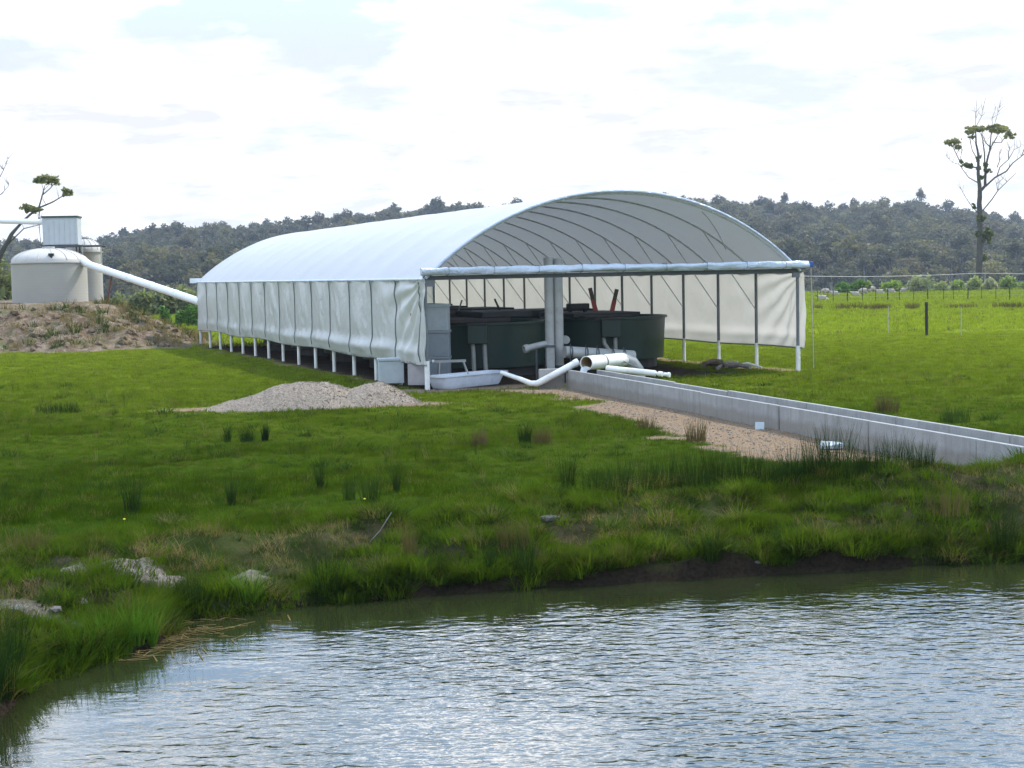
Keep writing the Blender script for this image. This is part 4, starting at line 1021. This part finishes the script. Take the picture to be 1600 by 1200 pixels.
# field near
x, y = sample(90000, 15, 31); s = shore_s(x, y); k = (s > 2.2) & veto(x, y); x, y = x[k], y[k]
tall = fbm(x*.5, y*.5, 111, 3); put(x, y, .75+.6*sst(.45, .65, tall), [0, 1, 2, 3, 4, 8], pr=[.24, .24, .2, .2, .09, .03])
x, y = sample(60000, 31, 62); k = veto(x, y) & ~((mound_h(x, y) > .25) & (x < -9) & (y > 56)); x, y = x[k], y[k]; put(x, y, .8, [11, 12, 13])
x, y = sample(50000, 62, 165); k = ~((mound_h(x, y) > .2) & (x < -9) & (y < 92)); x, y = x[k], y[k]; put(x, y, 1.4+y/165, [11, 12, 13])
# bank
x = rng.uniform(-6.5, 8.5, 60000); y = rng.uniform(9.5, 20.5, 60000); s = shore_s(x, y)
nb_ = fbm(x*1.2, y*1.2, 61, 4); pl = pale_mask(x, y); patch = fbm(x*1.1, y*1.1, 121, 3)
k = (s > .07) & (s < 3.0) & in_view(x, y, 1.3) & (pl < .15+.9*rng.random(len(x))) & veto(x, y)
x, y, s, patch = x[k], y[k], s[k], patch[k]
lush = (patch > .61)|(s > 1.9+patch-.4); dryk = (patch < .50) & (s < 2.1); midk = ~lush & ~dryk
keep = rng.random(len(x))
q = lush & (keep < .95); put(x[q], y[q], 1.0+.35*(s[q] < 2), [4, 5, 6, 0], pr=[.3, .3, .25, .15])
q = midk & (keep < .60); put(x[q], y[q], .95, [4, 5, 7, 8, 9, 0], pr=[.22, .2, .2, .16, .08, .14])
q = dryk & (keep < .34); put(x[q], y[q], .85, [9, 10, 7, 0, 8, 4], pr=[.26, .20, .18, .10, .16, .10])
x = rng.uniform(-6.5, 8.5, 3400); y = rng.uniform(9.5, 20.5, 3400); s = shore_s(x, y); pt = fbm(x*.9, y*.9, 141, 3)
k = (s > .08) & (s < 2.9) & (pt > .40) & (pale_mask(x, y) < .3) & veto(x, y); x, y = x[k], y[k]; put(x, y, .85, [14, 15, 16, 17], pr=[.28, .24, .18, .30])
x, y = sample(900, 17, 40); k = (shore_s(x, y) > 2.4) & veto(x, y) & (fbm(x*.4, y*.4, 151, 3) > .48); put(x[k], y[k], .8, [17, 18, 19, 14], pr=[.3, .25, .2, .25])
# overhanging fringe along the water's edge
x = rng.uniform(-6.5, 8.5, 60000); y = rng.uniform(9.5, 18.5, 60000); s = shore_s(x, y); k = (s > .03) & (s < .30) & (fbm(x*2.2, y*2.2, 131, 2) > .34); put(x[k], y[k], 1.0, [5, 7, 8, 9, 14, 15, 17], pr=[.25, .17, .12, .10, .14, .12, .10])
ps = np.concatenate(ps); rs = np.concatenate(rs); ss = np.concatenate(ss); pk = np.concatenate(pk)
print('tufts', len(ps))
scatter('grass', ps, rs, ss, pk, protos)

# weeds and clods on the mound
cl_ = [bpy.data.objects.new('s', stone_mesh(50+i, M['earth'])) for i in range(3)]+[tobj('t', 22, .5, .03, .25, .8, M['dry'], 70), tobj('t', 22, .45, .04, .3, .8, M['weed'], 71), tobj('t', 18, .4, .03, .25, .8, M['dry'], 72)]
n = 5200; x = rng.uniform(-40, -10, n); y = rng.uniform(57.5, 74, n); h = mound_h(x, y); k = (h > .15) & (h < 1.75); x, y, h = x[k], y[k], h[k]; n = len(x)
pkk = rng.choice(6, n, p=[.22, .2, .2, .13, .13, .12]); s_ = np.where(pkk < 3, .06+.2*rng.random(n)**2, .5+.5*rng.random(n))
scatter('mound_rubble', np.stack([x, y, h-.14], -1), np.stack([rng.normal(0, .2, n), rng.normal(0, .2, n), rng.random(n)*6], -1), np.stack([s_]*3, -1), pkk, cl_)

# ---------------------------------------------------------------- rush clumps (things)
def rush_mesh(nb, h, wd_, mat, seed, bw=.007, lean=.22):
    V_, F_ = tuft(nb, h, bw, wd_, lean, mat, seed, segs=3, curve=.6); return mesh_np('rush_clump', V_, np.array(F_), mat)
rl = [(207, 803, 62, 36, 'rush', 'lone dark rush clump on the field at far left'),
      (306, 972, 92, 56, 'rush', 'tallest dark rush clump at the water edge on the left bank'),
      (390, 938, 62, 70, 'reed', 'green rush clump on the bank right of the tall left one'),
      (512, 935, 85, 70, 'rush', 'wide dark rush clump on the bank below the gravel heap'),
      (362, 790, 50, 16, 'rush', 'thin faint rush tuft in the grass below the gravel heap left end'),
      (356, 692, 26, 12, 'rush', 'leftmost of three small rush tufts mid field below the gravel heap'),
      (386, 692, 24, 30, 'rush', 'middle and widest of three small rush tufts mid field'),
      (414, 690, 26, 14, 'rush', 'rightmost of three small rush tufts mid field'),
      (750, 697, 28, 34, 'rushb', 'small brownish rush tuft alone mid field below the bathtub'),
      (820, 693, 30, 24, 'rush', 'dark rush tuft beside the brown one mid field'),
      (846, 693, 26, 44, 'rushb', 'wide brown dead rush tuft mid field'),
      (500, 765, 50, 16, 'rush', 'slender rush tuft behind the bank left of centre'),
      (545, 782, 36, 24, 'rush', 'low rush tuft behind the bank, left of a wider one'),
      (578, 785, 40, 40, 'rush', 'wider low rush tuft behind the bank left of centre'),
      (620, 770, 44, 14, 'rush', 'thin rush tuft behind the bank, right of the wider low tuft'),
      (888, 772, 70, 30, 'rush', 'upright dark rush clump at the left end of the rush row'),
      (820, 905, 70, 52, 'rush', 'dark green rush clump near the water in the middle of the bank'),
      (768, 900, 66, 20, 'rush', 'thin rush clump near the water left of the middle one'),
      (1113, 880, 56, 40, 'rush', 'rush clump low on the bank right of the middle'),
      (1215, 870, 50, 18, 'rush', 'narrow rush tuft on the bank below the white tile'),
      (1570, 868, 95, 46, 'rush', 'tall rush clump at the water edge on the far right'),
      (1385, 645, 32, 50, 'rushb', 'brownish rush clump in the grass beyond the channel'),
      (1492, 660, 26, 60, 'weed', 'low dark weed clump beyond the channel toward the right'),
      (90, 645, 16, 90, 'rush', 'low dark rush patch in the far left field'),
      (1010, 672, 22, 40, 'rushb', 'small brown rush tuft at the edge of the gravel path'),
      (1088, 690, 34, 44, 'rushb', 'brown rush tuft on the gravel path below the channel'),
      (238, 1008, 75, 14, 'reed', 'single thin tall reed tuft at the tip of the reedy shore'),
      (45, 858, 34, 90, 'rushb', 'brown dead grass clump at the far left of the bank'),
      (640, 870, 50, 26, 'rushb', 'dry rush tuft on the bank below the rush row'),
      (1480, 800, 36, 90, 'rushb', 'brown dead grass clump on the right bank crest'),
      (800, 850, 40, 70, 'rushb', 'brown dead grass clump on the bank crest in the middle'),
      (690, 905, 40, 30, 'weed', 'dark weed clump at the water edge left of the middle'),
      (970, 885, 34, 40, 'rushb', 'dry brown tuft near the water right of the middle')]
def rush(px, py, h, w, mt, lab, seed, grp=None, dens=1.0):
    p = G(px, py); sc2 = p.y/2400; hh2 = h*sc2*(1.12 if mt != 'reed' else .95); ww = w*sc2*.5
    nb_ = int(np.clip(dens*(55+ww*380), 50, 420)); me_ = rush_mesh(nb_, hh2, ww*.75, M[mt], seed, .007 if p.y < 22 else .011, .5 if mt == 'reed' else .24)
    o_ = link('rush_clump', me_); o_.location = p-Vector((0, 0, .02)); return tag(o_, lab, 'rushes', grp)
for i, q in enumerate(rl): rush(*q, 200+i)
row = [(930, 772, 40, 40), (965, 772, 52, 44), (1003, 770, 56, 46), (1045, 768, 58, 44), (1085, 764, 60, 44), (1122, 760, 56, 44), (1160, 757, 50, 44), (1200, 752, 40, 40), (1240, 750, 50, 34), (1276, 746, 60, 34), (1310, 744, 74, 48), (1362, 738, 46, 40), (1400, 734, 52, 44), (1440, 728, 36, 34), (1345, 742, 38, 24)]
for i, q in enumerate(row):
    rush(q[0], q[1], q[2]*1.05, q[3]*1.6, 'rush', 'dark rush clump, %s from the left in the dense row behind the bank' % ORD[sorted(v[0] for v in row).index(q[0])] if i != 10 else 'tallest dark rush clump of the row, beside the flat white slab', 300+i, 'rush row behind the bank', 1.1)
for i, (px, py, h, w) in enumerate([(112, 1040, 60, 40), (135, 1030, 85, 50), (165, 1035, 90, 50), (190, 1022, 95, 44), (212, 1015, 80, 36), (95, 1055, 50, 40)]):
    rush(px, py, h, w, 'reed', 'bright green reed clump, %s from the left, in the bed at the pond corner' % ORD[[95, 112, 135, 165, 190, 212].index(px)], 400+i, 'bright reeds at the pond corner')
for i, (px, py, h, w) in enumerate([(2, 1090, 130, 60), (-25, 1120, 160, 70), (22, 1062, 90, 40)]):
    rush(px, py, h, w, 'rush', ['dark reed clump cut by the left edge of the picture, upper one', 'tallest dark reed clump, cut by the left edge near the water', 'shorter dark reed clump right of the tall ones at the left edge'][i], 420+i, 'dark reeds at the left frame edge', 1.2)

# stones, mud flat litter, flowers
for i, (px, py, s_, lab) in enumerate([(122, 942, .10, 'pale rounded stone on the left bank'), (285, 928, .07, 'small pale stone left of the tall rushes'), (85, 958, .07, 'flat pale stone on the lowest part of the left bank'), (905, 922, .08, 'wet grey stone at the water edge in the middle'), (1183, 880, .05, 'tiny pale stone on the right bank'), (30, 955, .13, 'largest pale stone on the far left bank'), (860, 818, .1, 'reddish brown stone on the bank crest')]):
    p = G(px, py); o = link('stone', stone_mesh(600+i, M['stone'])); o.location = p; o.scale = (s_*1.3, s_, s_*.7); o.rotation_euler = (0, 0, i); tag(o, lab, 'stone')
for i, (px, py, lab) in enumerate([(195, 833, 'yellow dandelion flower on the left bank'), (570, 797, 'yellow dandelion flower above the middle of the bank')]):
    p = G(px, py); t_ = thing('dandelion', lab, 'flower', p); MB().tube([(0, 0, 0), (0, 0, .12)], .003, 5).build('stem', M['reed'], t_); MB().lathe([(.002, .12), (.014, .125), (.013, .135), (.002, .14)], 10).build('flower_head', M['yellow'], t_)
p = G(590, 850); o = MB().tube([p+Vector((-.10, 0, 0)), p+Vector((.02, .1, .12)), p+Vector((.14, .2, .30))], .005, 6).build('stick', M['stone'], None); tag(o, 'thin pale stick leaning on the bank below the gravel heap', 'stick')
# floating reed litter by the corner
V_ = []; 
n = 170; x = rng.normal(-3.0, .28, n)+0; y = 13.3+rng.normal(0, .35, n)-(x+3)*(-.3); an = rng.normal(0.15, .7, n); L_ = .04+.10*rng.random(n)
k = shore_s(x, y) > -.75; x, y, an, L_ = x[k], y[k], an[k], L_[k]; dx, dy = np.cos(an)*L_, np.sin(an)*L_; wx, wy = -np.sin(an)*.006, np.cos(an)*.006; z = np.full(len(x), WZ+.006)+rng.random(len(x))*.004
Vv = np.stack([np.stack([x-dx-wx, y-dy-wy, z], -1), np.stack([x+dx-wx, y+dy-wy, z], -1), np.stack([x+dx+wx, y+dy+wy, z], -1), np.stack([x-dx+wx, y-dy+wy, z], -1)], 1).reshape(-1, 3)
link('floating_litter', mesh_np('floating_litter', Vv, np.arange(len(Vv)).reshape(-1, 4), M['dry']), kind='stuff')

# debris by the right posts
dp = [(P(1122, 578), P(1152, 570), .05, 'wood'), (P(1140, 576), P(1172, 579), .06, 'wood'), (P(1112, 573), P(1135, 577), .07, 'brown'), (P(1150, 573), P(1190, 577), .035, 'pvcw'), (P(1100, 574), P(1128, 571), .08, 'brown')]
dl = ['weathered timber scrap lying across the pile by the right posts', 'grey driftwood length lying by the right posts', 'dark log scrap at the left of the timber pile', 'thin white pipe offcut lying by the second post from the right', 'thick dark log behind the timber scraps']
for (a, b_, r, mt), lb in zip(dp, dl):
    c = (a+b_)*.5+Vector((0, .1, .12)); o = MB().tube([a+Vector((0, 0, r)), c, b_+Vector((0, 0, r*1.4))], [r, r*1.1, r*.7], 8).build('timber' if mt != 'pvcw' else 'pipe_offcut', M[mt], None, True); tag(o, lb, 'timber' if mt != 'pvcw' else 'pipe')

# ---------------------------------------------------------------- fences and wire
o = MB().tube([P(1448, 522)-Vector((0, 0, .3)), PD(1447.5, 472, P(1448, 522).y)], .06, 8).build('fence_post', M['post'], None, True); tag(o, 'dark timber fence post alone in the right paddock', 'post')
MB().tube([PD(1447.5, 474, P(1448, 522).y)-Vector((.0, .08, 0)), PD(1447.5, 474, P(1448, 522).y)-Vector((0, .05, 0))], .03, 8).build('insulator', M['black'], o)
for px, py, lab in ((1388, 520, 'thin steel fence dropper left of the dark post'), (1502, 522, 'thin steel fence dropper right of the dark post')):
    b0 = P(px, py); o = MB().tube([b0-Vector((0, 0, .2)), b0+Vector((0, 0, 1.05))], .016, 6).build('fence_dropper', M['wire'], None); tag(o, lab, 'post')
    MB().tube([b0+Vector((-.04, 0, 1.0)), b0+Vector((.04, 0, 1.0))], .012, 5).build('insulator', M['black'], o)
fn = thing('wire_fence', 'far post and wire fence along the paddock end before the sheep', 'fence', (0, 0, 0))
fp = []
for px, py in ((1254, 476), (1278, 474), (1302, 473), (1324, 472), (1348, 470), (1368, 468), (1387, 467), (1406, 466), (1428, 465), (1450, 463), (1474, 461), (1490, 460), (1512, 459), (1534, 458), (1556, 457), (1578, 456), (1600, 455), (1625, 454), (1650, 453)):
    fp.append(P(px, 467+(1400-px)*.012+3))
for i, b0 in enumerate(fp):
    hh2 = random.uniform(.9, 1.12); MB().tube([b0-Vector((0, 0, .2)), b0+Vector((random.uniform(-.05, .05), 0, hh2))], .028 if i % 3 else .045, 6).build('post', M['post'], fn)
for zz_ in (.35, .65, .9): MB().tube([b0+Vector((0, -.06, zz_)) for b0 in fp], .005, 4).build('wire', M['wire'], fn)
# high pale wire from the tunnel corner to the right
wa = loc2w(SW+.1, .6, 2.35); wa = Vector((wa.x, wa.y, PD(1255, 431, wa.y).z)); ptsw = []
Ye = 62.0
for px, py in ((1255, 431.5), (1340, 432.5), (1430, 431), (1530, 427), (1600, 428), (1760, 426)):
    q = (px-1255)/(1760-1255); ptsw.append(PD(px, py, wa.y+(Ye-wa.y)*q))
wp = thing('wire_line', 'high pale wire strung from the tunnel corner across the right paddock', 'wire', (0, 0, 0))
MB().tube(ptsw, .009, 5).build('wire', M['wire'], wp)
MB().tube([Vector((ptsw[-1].x, ptsw[-1].y, -.3)), ptsw[-1]+Vector((0, 0, .2))], .06, 8).build('pole', M['post'], wp)

# ---------------------------------------------------------------- shrubs, sheep, weeds at the paddock end
def bush(name, px, py, w, h, mat, lab, seed, Y=None, cat='shrub', grp=None, leaf=.14, nleaf=900):
    b0 = P(px, py) if Y is None else Vector((PD(px, py, Y).x, Y, gz(PD(px, py, Y).x, Y)))
    sc2 = b0.y/2400; W_, H_ = w*sc2/2, h*sc2; r = random.Random(seed); lobes = []
    for k in range(7):
        a = r.uniform(0, 6.28); q = r.uniform(.1, .6)*W_; lobes.append((q*math.cos(a), q*math.sin(a)*.8, H_*r.uniform(.18, .55), W_*r.uniform(.3, .5), W_*r.uniform(.3, .5), H_*r.uniform(.3, .42)))
    t_ = thing(name, lab, cat, b0, 0, grp)
    V_, F_ = leaf_cloud(lobes, nleaf, leaf, .3, seed); link('foliage', mesh_np('foliage', V_, F_, mat), t_)
    MB().tube([(0, 0, -.1), (.05, 0, H_*.5)], [.07, .03], 6).build('stem', M['bark'], t_); return t_
SB = [(1312, 40, 20, 'bright', 'leftmost bright green low shrub beyond the far fence'), (1335, 36, 24, 'bright', 'bright green rounded shrub beyond the far fence near the tunnel'), (1350, 22, 20, 'shrub', 'small shrub at the right of the green pair beyond the fence'),
      (1392, 56, 22, 'shrub', 'wide pale green shrub beyond the fence left of the dark post'), (1437, 52, 32, 'blossom', 'large whitish blossoming shrub above the dark post'), (1470, 30, 18, 'shrub', 'low pale shrub right of the whitish one'),
      (1496, 40, 22, 'shrub', 'pale green shrub left of the tall gum tree'), (1522, 34, 28, 'shrub', 'pale shrub at the foot of the tall gum tree'), (1545, 36, 22, 'blossom', 'pale shrub just right of the tall gum tree'), (1574, 40, 22, 'shrub', 'pale shrub between the tall gum tree and the frame edge'), (1606, 36, 18, 'shrub', 'pale shrub at the right edge of the picture')]
for i, (px, w, h, mt, lab) in enumerate(SB):
    bush('shrub', px, 0, w, h, M[mt], lab, 700+i, Y=158+random.uniform(-3, 3), leaf=.16, nleaf=1100)
for i, (px, w, h, lab) in enumerate([(1277, 18, 8, 'small brown weed patch right of the tunnel corner'), (1325, 44, 9, 'wide brown weed patch before the far fence, left'), (1362, 30, 8, 'brown weed patch between the wide left one and its neighbour'), (1382, 22, 8, 'short brown weed patch left of the dark post'), (1425, 24, 9, 'brown weed patch just left of the dark post'), (1500, 60, 6, 'thin brown weed streak right of the dark post'), (1580, 60, 8, 'brown weed patch at the right edge of the paddock')]):
    b0 = P(px, 482+(1400-px)*.010); sc2 = b0.y/2400
    V_, F_ = tuft(260, h*sc2*1.15, .035, 1.0, .3, M['rushb'], 800+i, segs=2); V_ = [(a*w*sc2*.5, b_*w*sc2*.3, c_) for a, b_, c_ in V_]
    o = link('weed_patch', mesh_np('weed_patch', V_, np.array(F_), M['rushb'])); o.location = b0; tag(o, lab, 'weeds')
# sheep: one skinned body, two poses
def sheep_mesh(lying):
    zb_ = .34 if lying else .62
    J = [(0, 0, zb_), (.34, 0, zb_+.03), (-.36, 0, zb_), (.56, 0, zb_+.16 if lying else zb_+.02), (.78, 0, zb_+.24 if lying else zb_-.22), (.93, 0, zb_+.18 if lying else zb_-.36)]
    E_ = [(0, 1), (0, 2), (1, 3), (3, 4), (4, 5)]; Rr = [.27, .23, .24, .13, .10, .055]
    for sx_ in (-.3, .28):
        for sy_ in (-.13, .13):
            i = len(J); rt = 2 if sx_ < 0 else 1
            if lying: J += [(sx_*1.1, sy_*1.7, zb_-.22), (sx_*1.1+.18, sy_*1.8, .06)]
            else: J += [(sx_, sy_, .34), (sx_+.01, sy_, .02)]
            E_ += [(rt, i), (i, i+1)]; Rr += [.07, .04]
    me_ = bpy.data.meshes.new('sheep'); me_.from_pydata(J, E_, []); me_.materials.append(M['wool'])
    o_ = bpy.data.objects.new('sheep_tmp', me_); COL.objects.link(o_)
    o_.modifiers.new('s', 'SKIN'); sv = me_.skin_vertices[0].data
    for k, r in enumerate(Rr): sv[k].radius = (r, r)
    sv[0].use_root = True; sb = o_.modifiers.new('b', 'SUBSURF'); sb.levels = 2; sb.render_levels = 2
    dg = bpy.context.evaluated_depsgraph_get(); m2 = bpy.data.meshes.new_from_object(o_.evaluated_get(dg)); bpy.data.objects.remove(o_)
    m2.name = 'sheep'; m2.polygons.foreach_set('use_smooth', np.ones(len(m2.polygons), bool))
    m2.materials.clear(); m2.materials.append(M['wool']); m2.materials.append(M['sheepface'])
    for p_ in m2.polygons: p_.material_index = 1 if (p_.center.x > .74 or (not lying and p_.center.z < .26)) else 0
    return m2
sm0, sm1 = sheep_mesh(False), sheep_mesh(True)
SH = [(1288, 472, 1, 'pale sheep lying nearest the tunnel, before the far fence'), (1291, 463, 0, 'sheep standing far off just right of the tunnel'), (1306, 464, 1, 'sheep lying between two fence posts near the green shrubs'), (1338, 466, 1, 'sheep lying in front of the bright green shrubs'), (1350, 464, 0, 'sheep standing just right of the bright green shrubs'),
      (1362, 460, 0, 'sheep standing left of the wide pale shrub'), (1376, 462, 1, 'left of two sheep lying before the wide pale shrub'), (1394, 461, 1, 'right of two sheep lying before the wide pale shrub'), (1410, 460, 1, 'sheep lying right of the wide pale shrub'), (1429, 458, 0, 'left sheep standing before the whitish shrub'), (1443, 458, 0, 'right sheep standing before the whitish shrub'),
      (1467, 457, 0, 'sheep standing between whitish shrub and gum tree, left of its neighbour'), (1477, 459, 1, 'sheep lying beside a standing one left of the gum tree'), (1510, 456, 0, 'sheep standing just left of the tall gum tree'), (1528, 458, 1, 'sheep lying at the foot of the tall gum tree'), (1587, 455, 0, 'sheep standing near the right edge of the picture')]
for i, (px, py, ly_, lab) in enumerate(SH):
    d_ = 150-(py-462)*2.6; p = PD(px, py, d_); x = p.x; o = link('sheep', sm1 if ly_ else sm0); o.location = (x, d_, gz(x, d_)+.0); o.rotation_euler = (0, 0, random.choice([0, PI])+random.uniform(-.6, .6)); o.scale = (.8,)*3
    tag(o, lab, 'sheep', 'sheep beyond the paddock')

# ---------------------------------------------------------------- trees
def px_tree(name, lab, Y, branches, clumps, leafm, barkm, leaf=.35, nleaf=1500, seed=0, twigs=0, base=None, depth=.5, twm=None):
    r = random.Random(seed); b0 = PD(*base, Y); gzv = gz(b0.x, Y); t_ = thing(name, lab, 'tree', (b0.x, Y, gzv)); off = Vector((b0.x, Y, gzv)); sc2 = Y/2400
    def W(px, py, dy=0): return PD(px, py, Y)+Vector((0, dy, 0))-off
    first = True; ends = []
    for br in branches:
        rad0, rad1, dy0, dy1, pts2 = br; n_ = len(pts2); P3 = [W(a, b_, dy0+(dy1-dy0)*i/(n_-1)) for i, (a, b_) in enumerate(pts2)]
        # smooth
        Q = [P3[0]]
        for i in range(n_-1):
            Q.append(P3[i].lerp(P3[i+1], .5)+Vector((r.uniform(-.08, .08), 0, 0))*rad0*2); Q.append(P3[i+1])
        rr_ = [rad0+(rad1-rad0)*i/(len(Q)-1) for i in range(len(Q))]
        MB().tube(Q, rr_, 8 if rad0 > .1 else 5).build('trunk' if first else 'branch', barkm, t_, True); first = False; ends.append(Q)
    if twigs:
        mb = MB()
        for Q in ends[1:]:
            for k in range(twigs):
                i = r.randint(len(Q)//2, len(Q)-1); p = Q[i]; d_ = Vector((r.uniform(-.8, .8), r.uniform(-.8, .8), r.uniform(.3, 1.3))).normalized()*r.uniform(.5, 1.5)*sc2*14
                mb.tube([p, p+d_*.5+Vector((r.uniform(-.1, .1), 0, .05)), p+d_], [.022*sc2*16, .015*sc2*16, .006*sc2*16], 4)
        mb.build('twigs', twm or barkm, t_, kind='stuff')
    if clumps:
        for ci, (mat, cls) in enumerate(clumps):
            lobes = [];
            for (a, b_, rx_, rz_) in cls:
                c = W(a, b_, r.uniform(-1, 1)*rx_*sc2*depth); lobes.append((c.x, c.y, c.z, rx_*sc2*.95, rx_*sc2*.8, rz_*sc2*.75))
                for q in range(6): lobes.append((c.x+r.uniform(-1.05, 1.05)*rx_*sc2, c.y+r.uniform(-.6, .6)*rx_*sc2, c.z+r.uniform(-.9, .7)*rz_*sc2, rx_*sc2*.34, rx_*sc2*.34, rz_*sc2*.42))
            V_, F_ = leaf_cloud(lobes, nleaf, leaf, .25, seed+ci); link('crown', mesh_np('crown', V_, F_, mat), t_)
    return t_
BT = [(.36, .24, 0, 0, [(1531, 456), (1530, 420), (1531, 380), (1531, 345), (1530, 318), (1531, 298)]),
      (.22, .06, 0, -.3, [(1531, 300), (1529, 280), (1528, 262), (1528, 245), (1524, 225), (1523, 204)]),
      (.17, .05, 0, .8, [(1532, 298), (1540, 290), (1541, 272), (1543, 256), (1548, 238), (1552, 228), (1562, 212)]),
      (.09, .04, .4, .2, [(1541, 262), (1540, 240), (1537, 218), (1534, 208)]), (.08, .04, .6, .6, [(1549, 234), (1551, 215), (1552, 205)]), (.07, .03, .6, 1.4, [(1551, 230), (1545, 222), (1542, 210)]),
      (.10, .03, 0, -1.4, [(1540, 291), (1553, 278), (1570, 268), (1578, 256), (1590, 246), (1597, 225)]), (.06, .02, -.6, -1.0, [(1555, 276), (1559, 262), (1572, 250), (1580, 235), (1590, 230)]),
      (.05, .02, -.8, 0, [(1572, 250), (1574, 238), (1578, 228)]), (.05, .02, -1.4, -1.8, [(1590, 245), (1600, 236), (1608, 228)]), (.05, .02, -.4, -1.2, [(1556, 262), (1558, 252), (1556, 243)]),
      (.06, .02, 0, 1.0, [(1529, 286), (1515, 277), (1507, 264), (1502, 255)]), (.08, .03, 0, .8, [(1527, 262), (1512, 259), (1503, 255), (1497, 240), (1492, 228)]), (.03, .015, .6, .3, [(1500, 256), (1490, 253), (1480, 244)]),
      (.03, .015, .5, .6, [(1502, 250), (1505, 238), (1508, 230)]), (.07, .02, 0, -1.5, [(1533, 332), (1548, 312), (1556, 298), (1568, 285), (1580, 272)]), (.04, .02, -.6, -.8, [(1556, 298), (1554, 288), (1563, 280)]),
      (.05, .02, 0, .8, [(1530, 335), (1518, 320), (1510, 306), (1506, 296)]), (.03, .012, 0, .2, [(1524, 206), (1525, 185), (1527, 165)]), (.03, .012, 0, -.3, [(1524, 200), (1533, 182), (1536, 163)]), (.03, .012, .8, 1, [(1556, 200), (1562, 180), (1566, 167)]), (.03, .012, .8, .5, [(1555, 198), (1553, 184), (1557, 172)]),
      (.05, .02, 0, .5, [(1528, 250), (1520, 235), (1517, 218), (1516, 208)]), (.05, .02, .5, .9, [(1555, 222), (1568, 222), (1574, 215)])]
CT = [(M['gumtop'], [(1528, 201, 14, 4.5), (1516, 206, 8, 3.5), (1541, 200, 9, 4), (1562, 202, 13, 8), (1575, 213, 9, 4.5), (1556, 197, 6, 4), (1490, 221, 10, 6.5), (1496, 230, 6, 4), (1516, 214, 5, 2.5)]),
      (M['epic'], [(1503, 253, 3, 5), (1510, 258, 6, 3.5), (1517, 261, 4, 3), (1529, 248, 3.5, 6), (1540, 258, 4, 4), (1542, 267, 5, 3), (1530, 264, 3, 6), (1533, 277, 5, 3), (1532, 341, 6, 7), (1540, 366, 9.5, 11), (1528, 366, 4, 5), (1536, 404, 4, 8), (1522, 322, 3, 4)])]
px_tree('tall_gum_tree', 'tall sparse gum tree with flat crown at the far right of the paddock', 160, BT, CT, None, M['bark'], .15, 3200, 5, 5, (1531, 456), .5, M['twig'])
LT = [(.22, .13, 0, 0, [(-16, 470), (-8, 420), (5, 390), (18, 366)]), (.12, .04, 0, .5, [(18, 366), (30, 350), (44, 333)]), (.08, .03, 0, -.5, [(30, 350), (62, 325), (85, 316), (103, 306)]), (.06, .02, 0, 0, [(60, 326), (66, 305), (70, 290)]),
      (.05, .02, 0, .6, [(8, 386), (35, 357), (60, 350)]), (.04, .015, 0, .2, [(66, 305), (78, 294), (84, 286)]), (.04, .015, 0, .2, [(62, 325), (60, 345), (62, 378)])]
px_tree('gum_tree', 'sparse leaning gum tree behind the feed bin with four leaf tufts', 100, LT, [(M['gumnear'], [(73, 281, 15, 8), (66, 278, 8, 5), (105, 300, 8, 7), (42, 325, 9, 6.5), (58, 328, 8, 5)])], None, M['bark'], .11, 2400, 15, 5, (-16, 470), .6)
BR = [(.10, .05, 0, 0, [(-60, 470), (-50, 400), (-40, 345)]), (.05, .015, 0, 0, [(-40, 345), (-20, 320), (0, 305), (14, 290)]), (.045, .012, 0, .3, [(-25, 325), (-8, 290), (4, 265), (10, 248)]), (.04, .012, 0, -.3, [(-40, 345), (-30, 300), (-10, 262)])]
px_tree('bare_tree', 'bare twiggy tree reaching in at the left edge of the picture', 95, BR, None, None, M['twig'], seed=25, twigs=16, base=(-60, 470))
for i, (px, w, h, mt, Y, lab) in enumerate([(-10, 90, 100, 'olive', 118, 'olive green bush behind the large water tank at the left edge'), (40, 60, 72, 'gumnear', 130, 'dull green tree between the left edge and the feed bin'), (-90, 110, 90, 'olive', 120, 'olive bush outside the left edge beyond the mound'), (75, 40, 60, 'gumnear', 140, 'dull green tree just behind the feed bin')]):
    bush('bush', px, 470, w, h+10, M[mt], lab, 900+i, Y=Y, leaf=.26, nleaf=2600, cat='bush')
for i, (px, w, h, lab) in enumerate([(260, 30, 28, 'bright green round bush below the white duct'), (300, 34, 26, 'dark green round bush beside the tunnel end'), (282, 20, 12, 'small green bush between two round bushes')]):
    bush('bush', px, 508, w, h+14, M['bright'], lab, 920+i, Y=88+i*2, leaf=.10, nleaf=1500, cat='bush')

# ---------------------------------------------------------------- air
m, t, o = newmat('haze_air'); pv = N(t, 'ShaderNodeVolumePrincipled'); pv.inputs['Color'].default_value = (.72, .84, 1.0, 1); pv.inputs['Density'].default_value = .00022; pv.inputs['Anisotropy'].default_value = .3
t.links.new(pv.outputs[0], o.inputs['Volume'])
MB().box((-2600, -70, -60), (2600, 3100, 60)).build('haze', m, None, kind='stuff')

for i, (px, w, h, lab) in enumerate([(172, 46, 30, 'leftmost'), (205, 50, 34, 'second'), (240, 46, 40, 'third'), (272, 50, 36, 'fourth'), (306, 50, 42, 'fifth'), (336, 44, 36, 'rightmost')]):
    bush('bush', px, 0, w*1.25, h*1.3, M['gumnear'], lab+' dull olive scrub bush in the row behind the earth mound below the duct', 960+i, Y=118+i, leaf=.2, nleaf=2200, cat='bush')
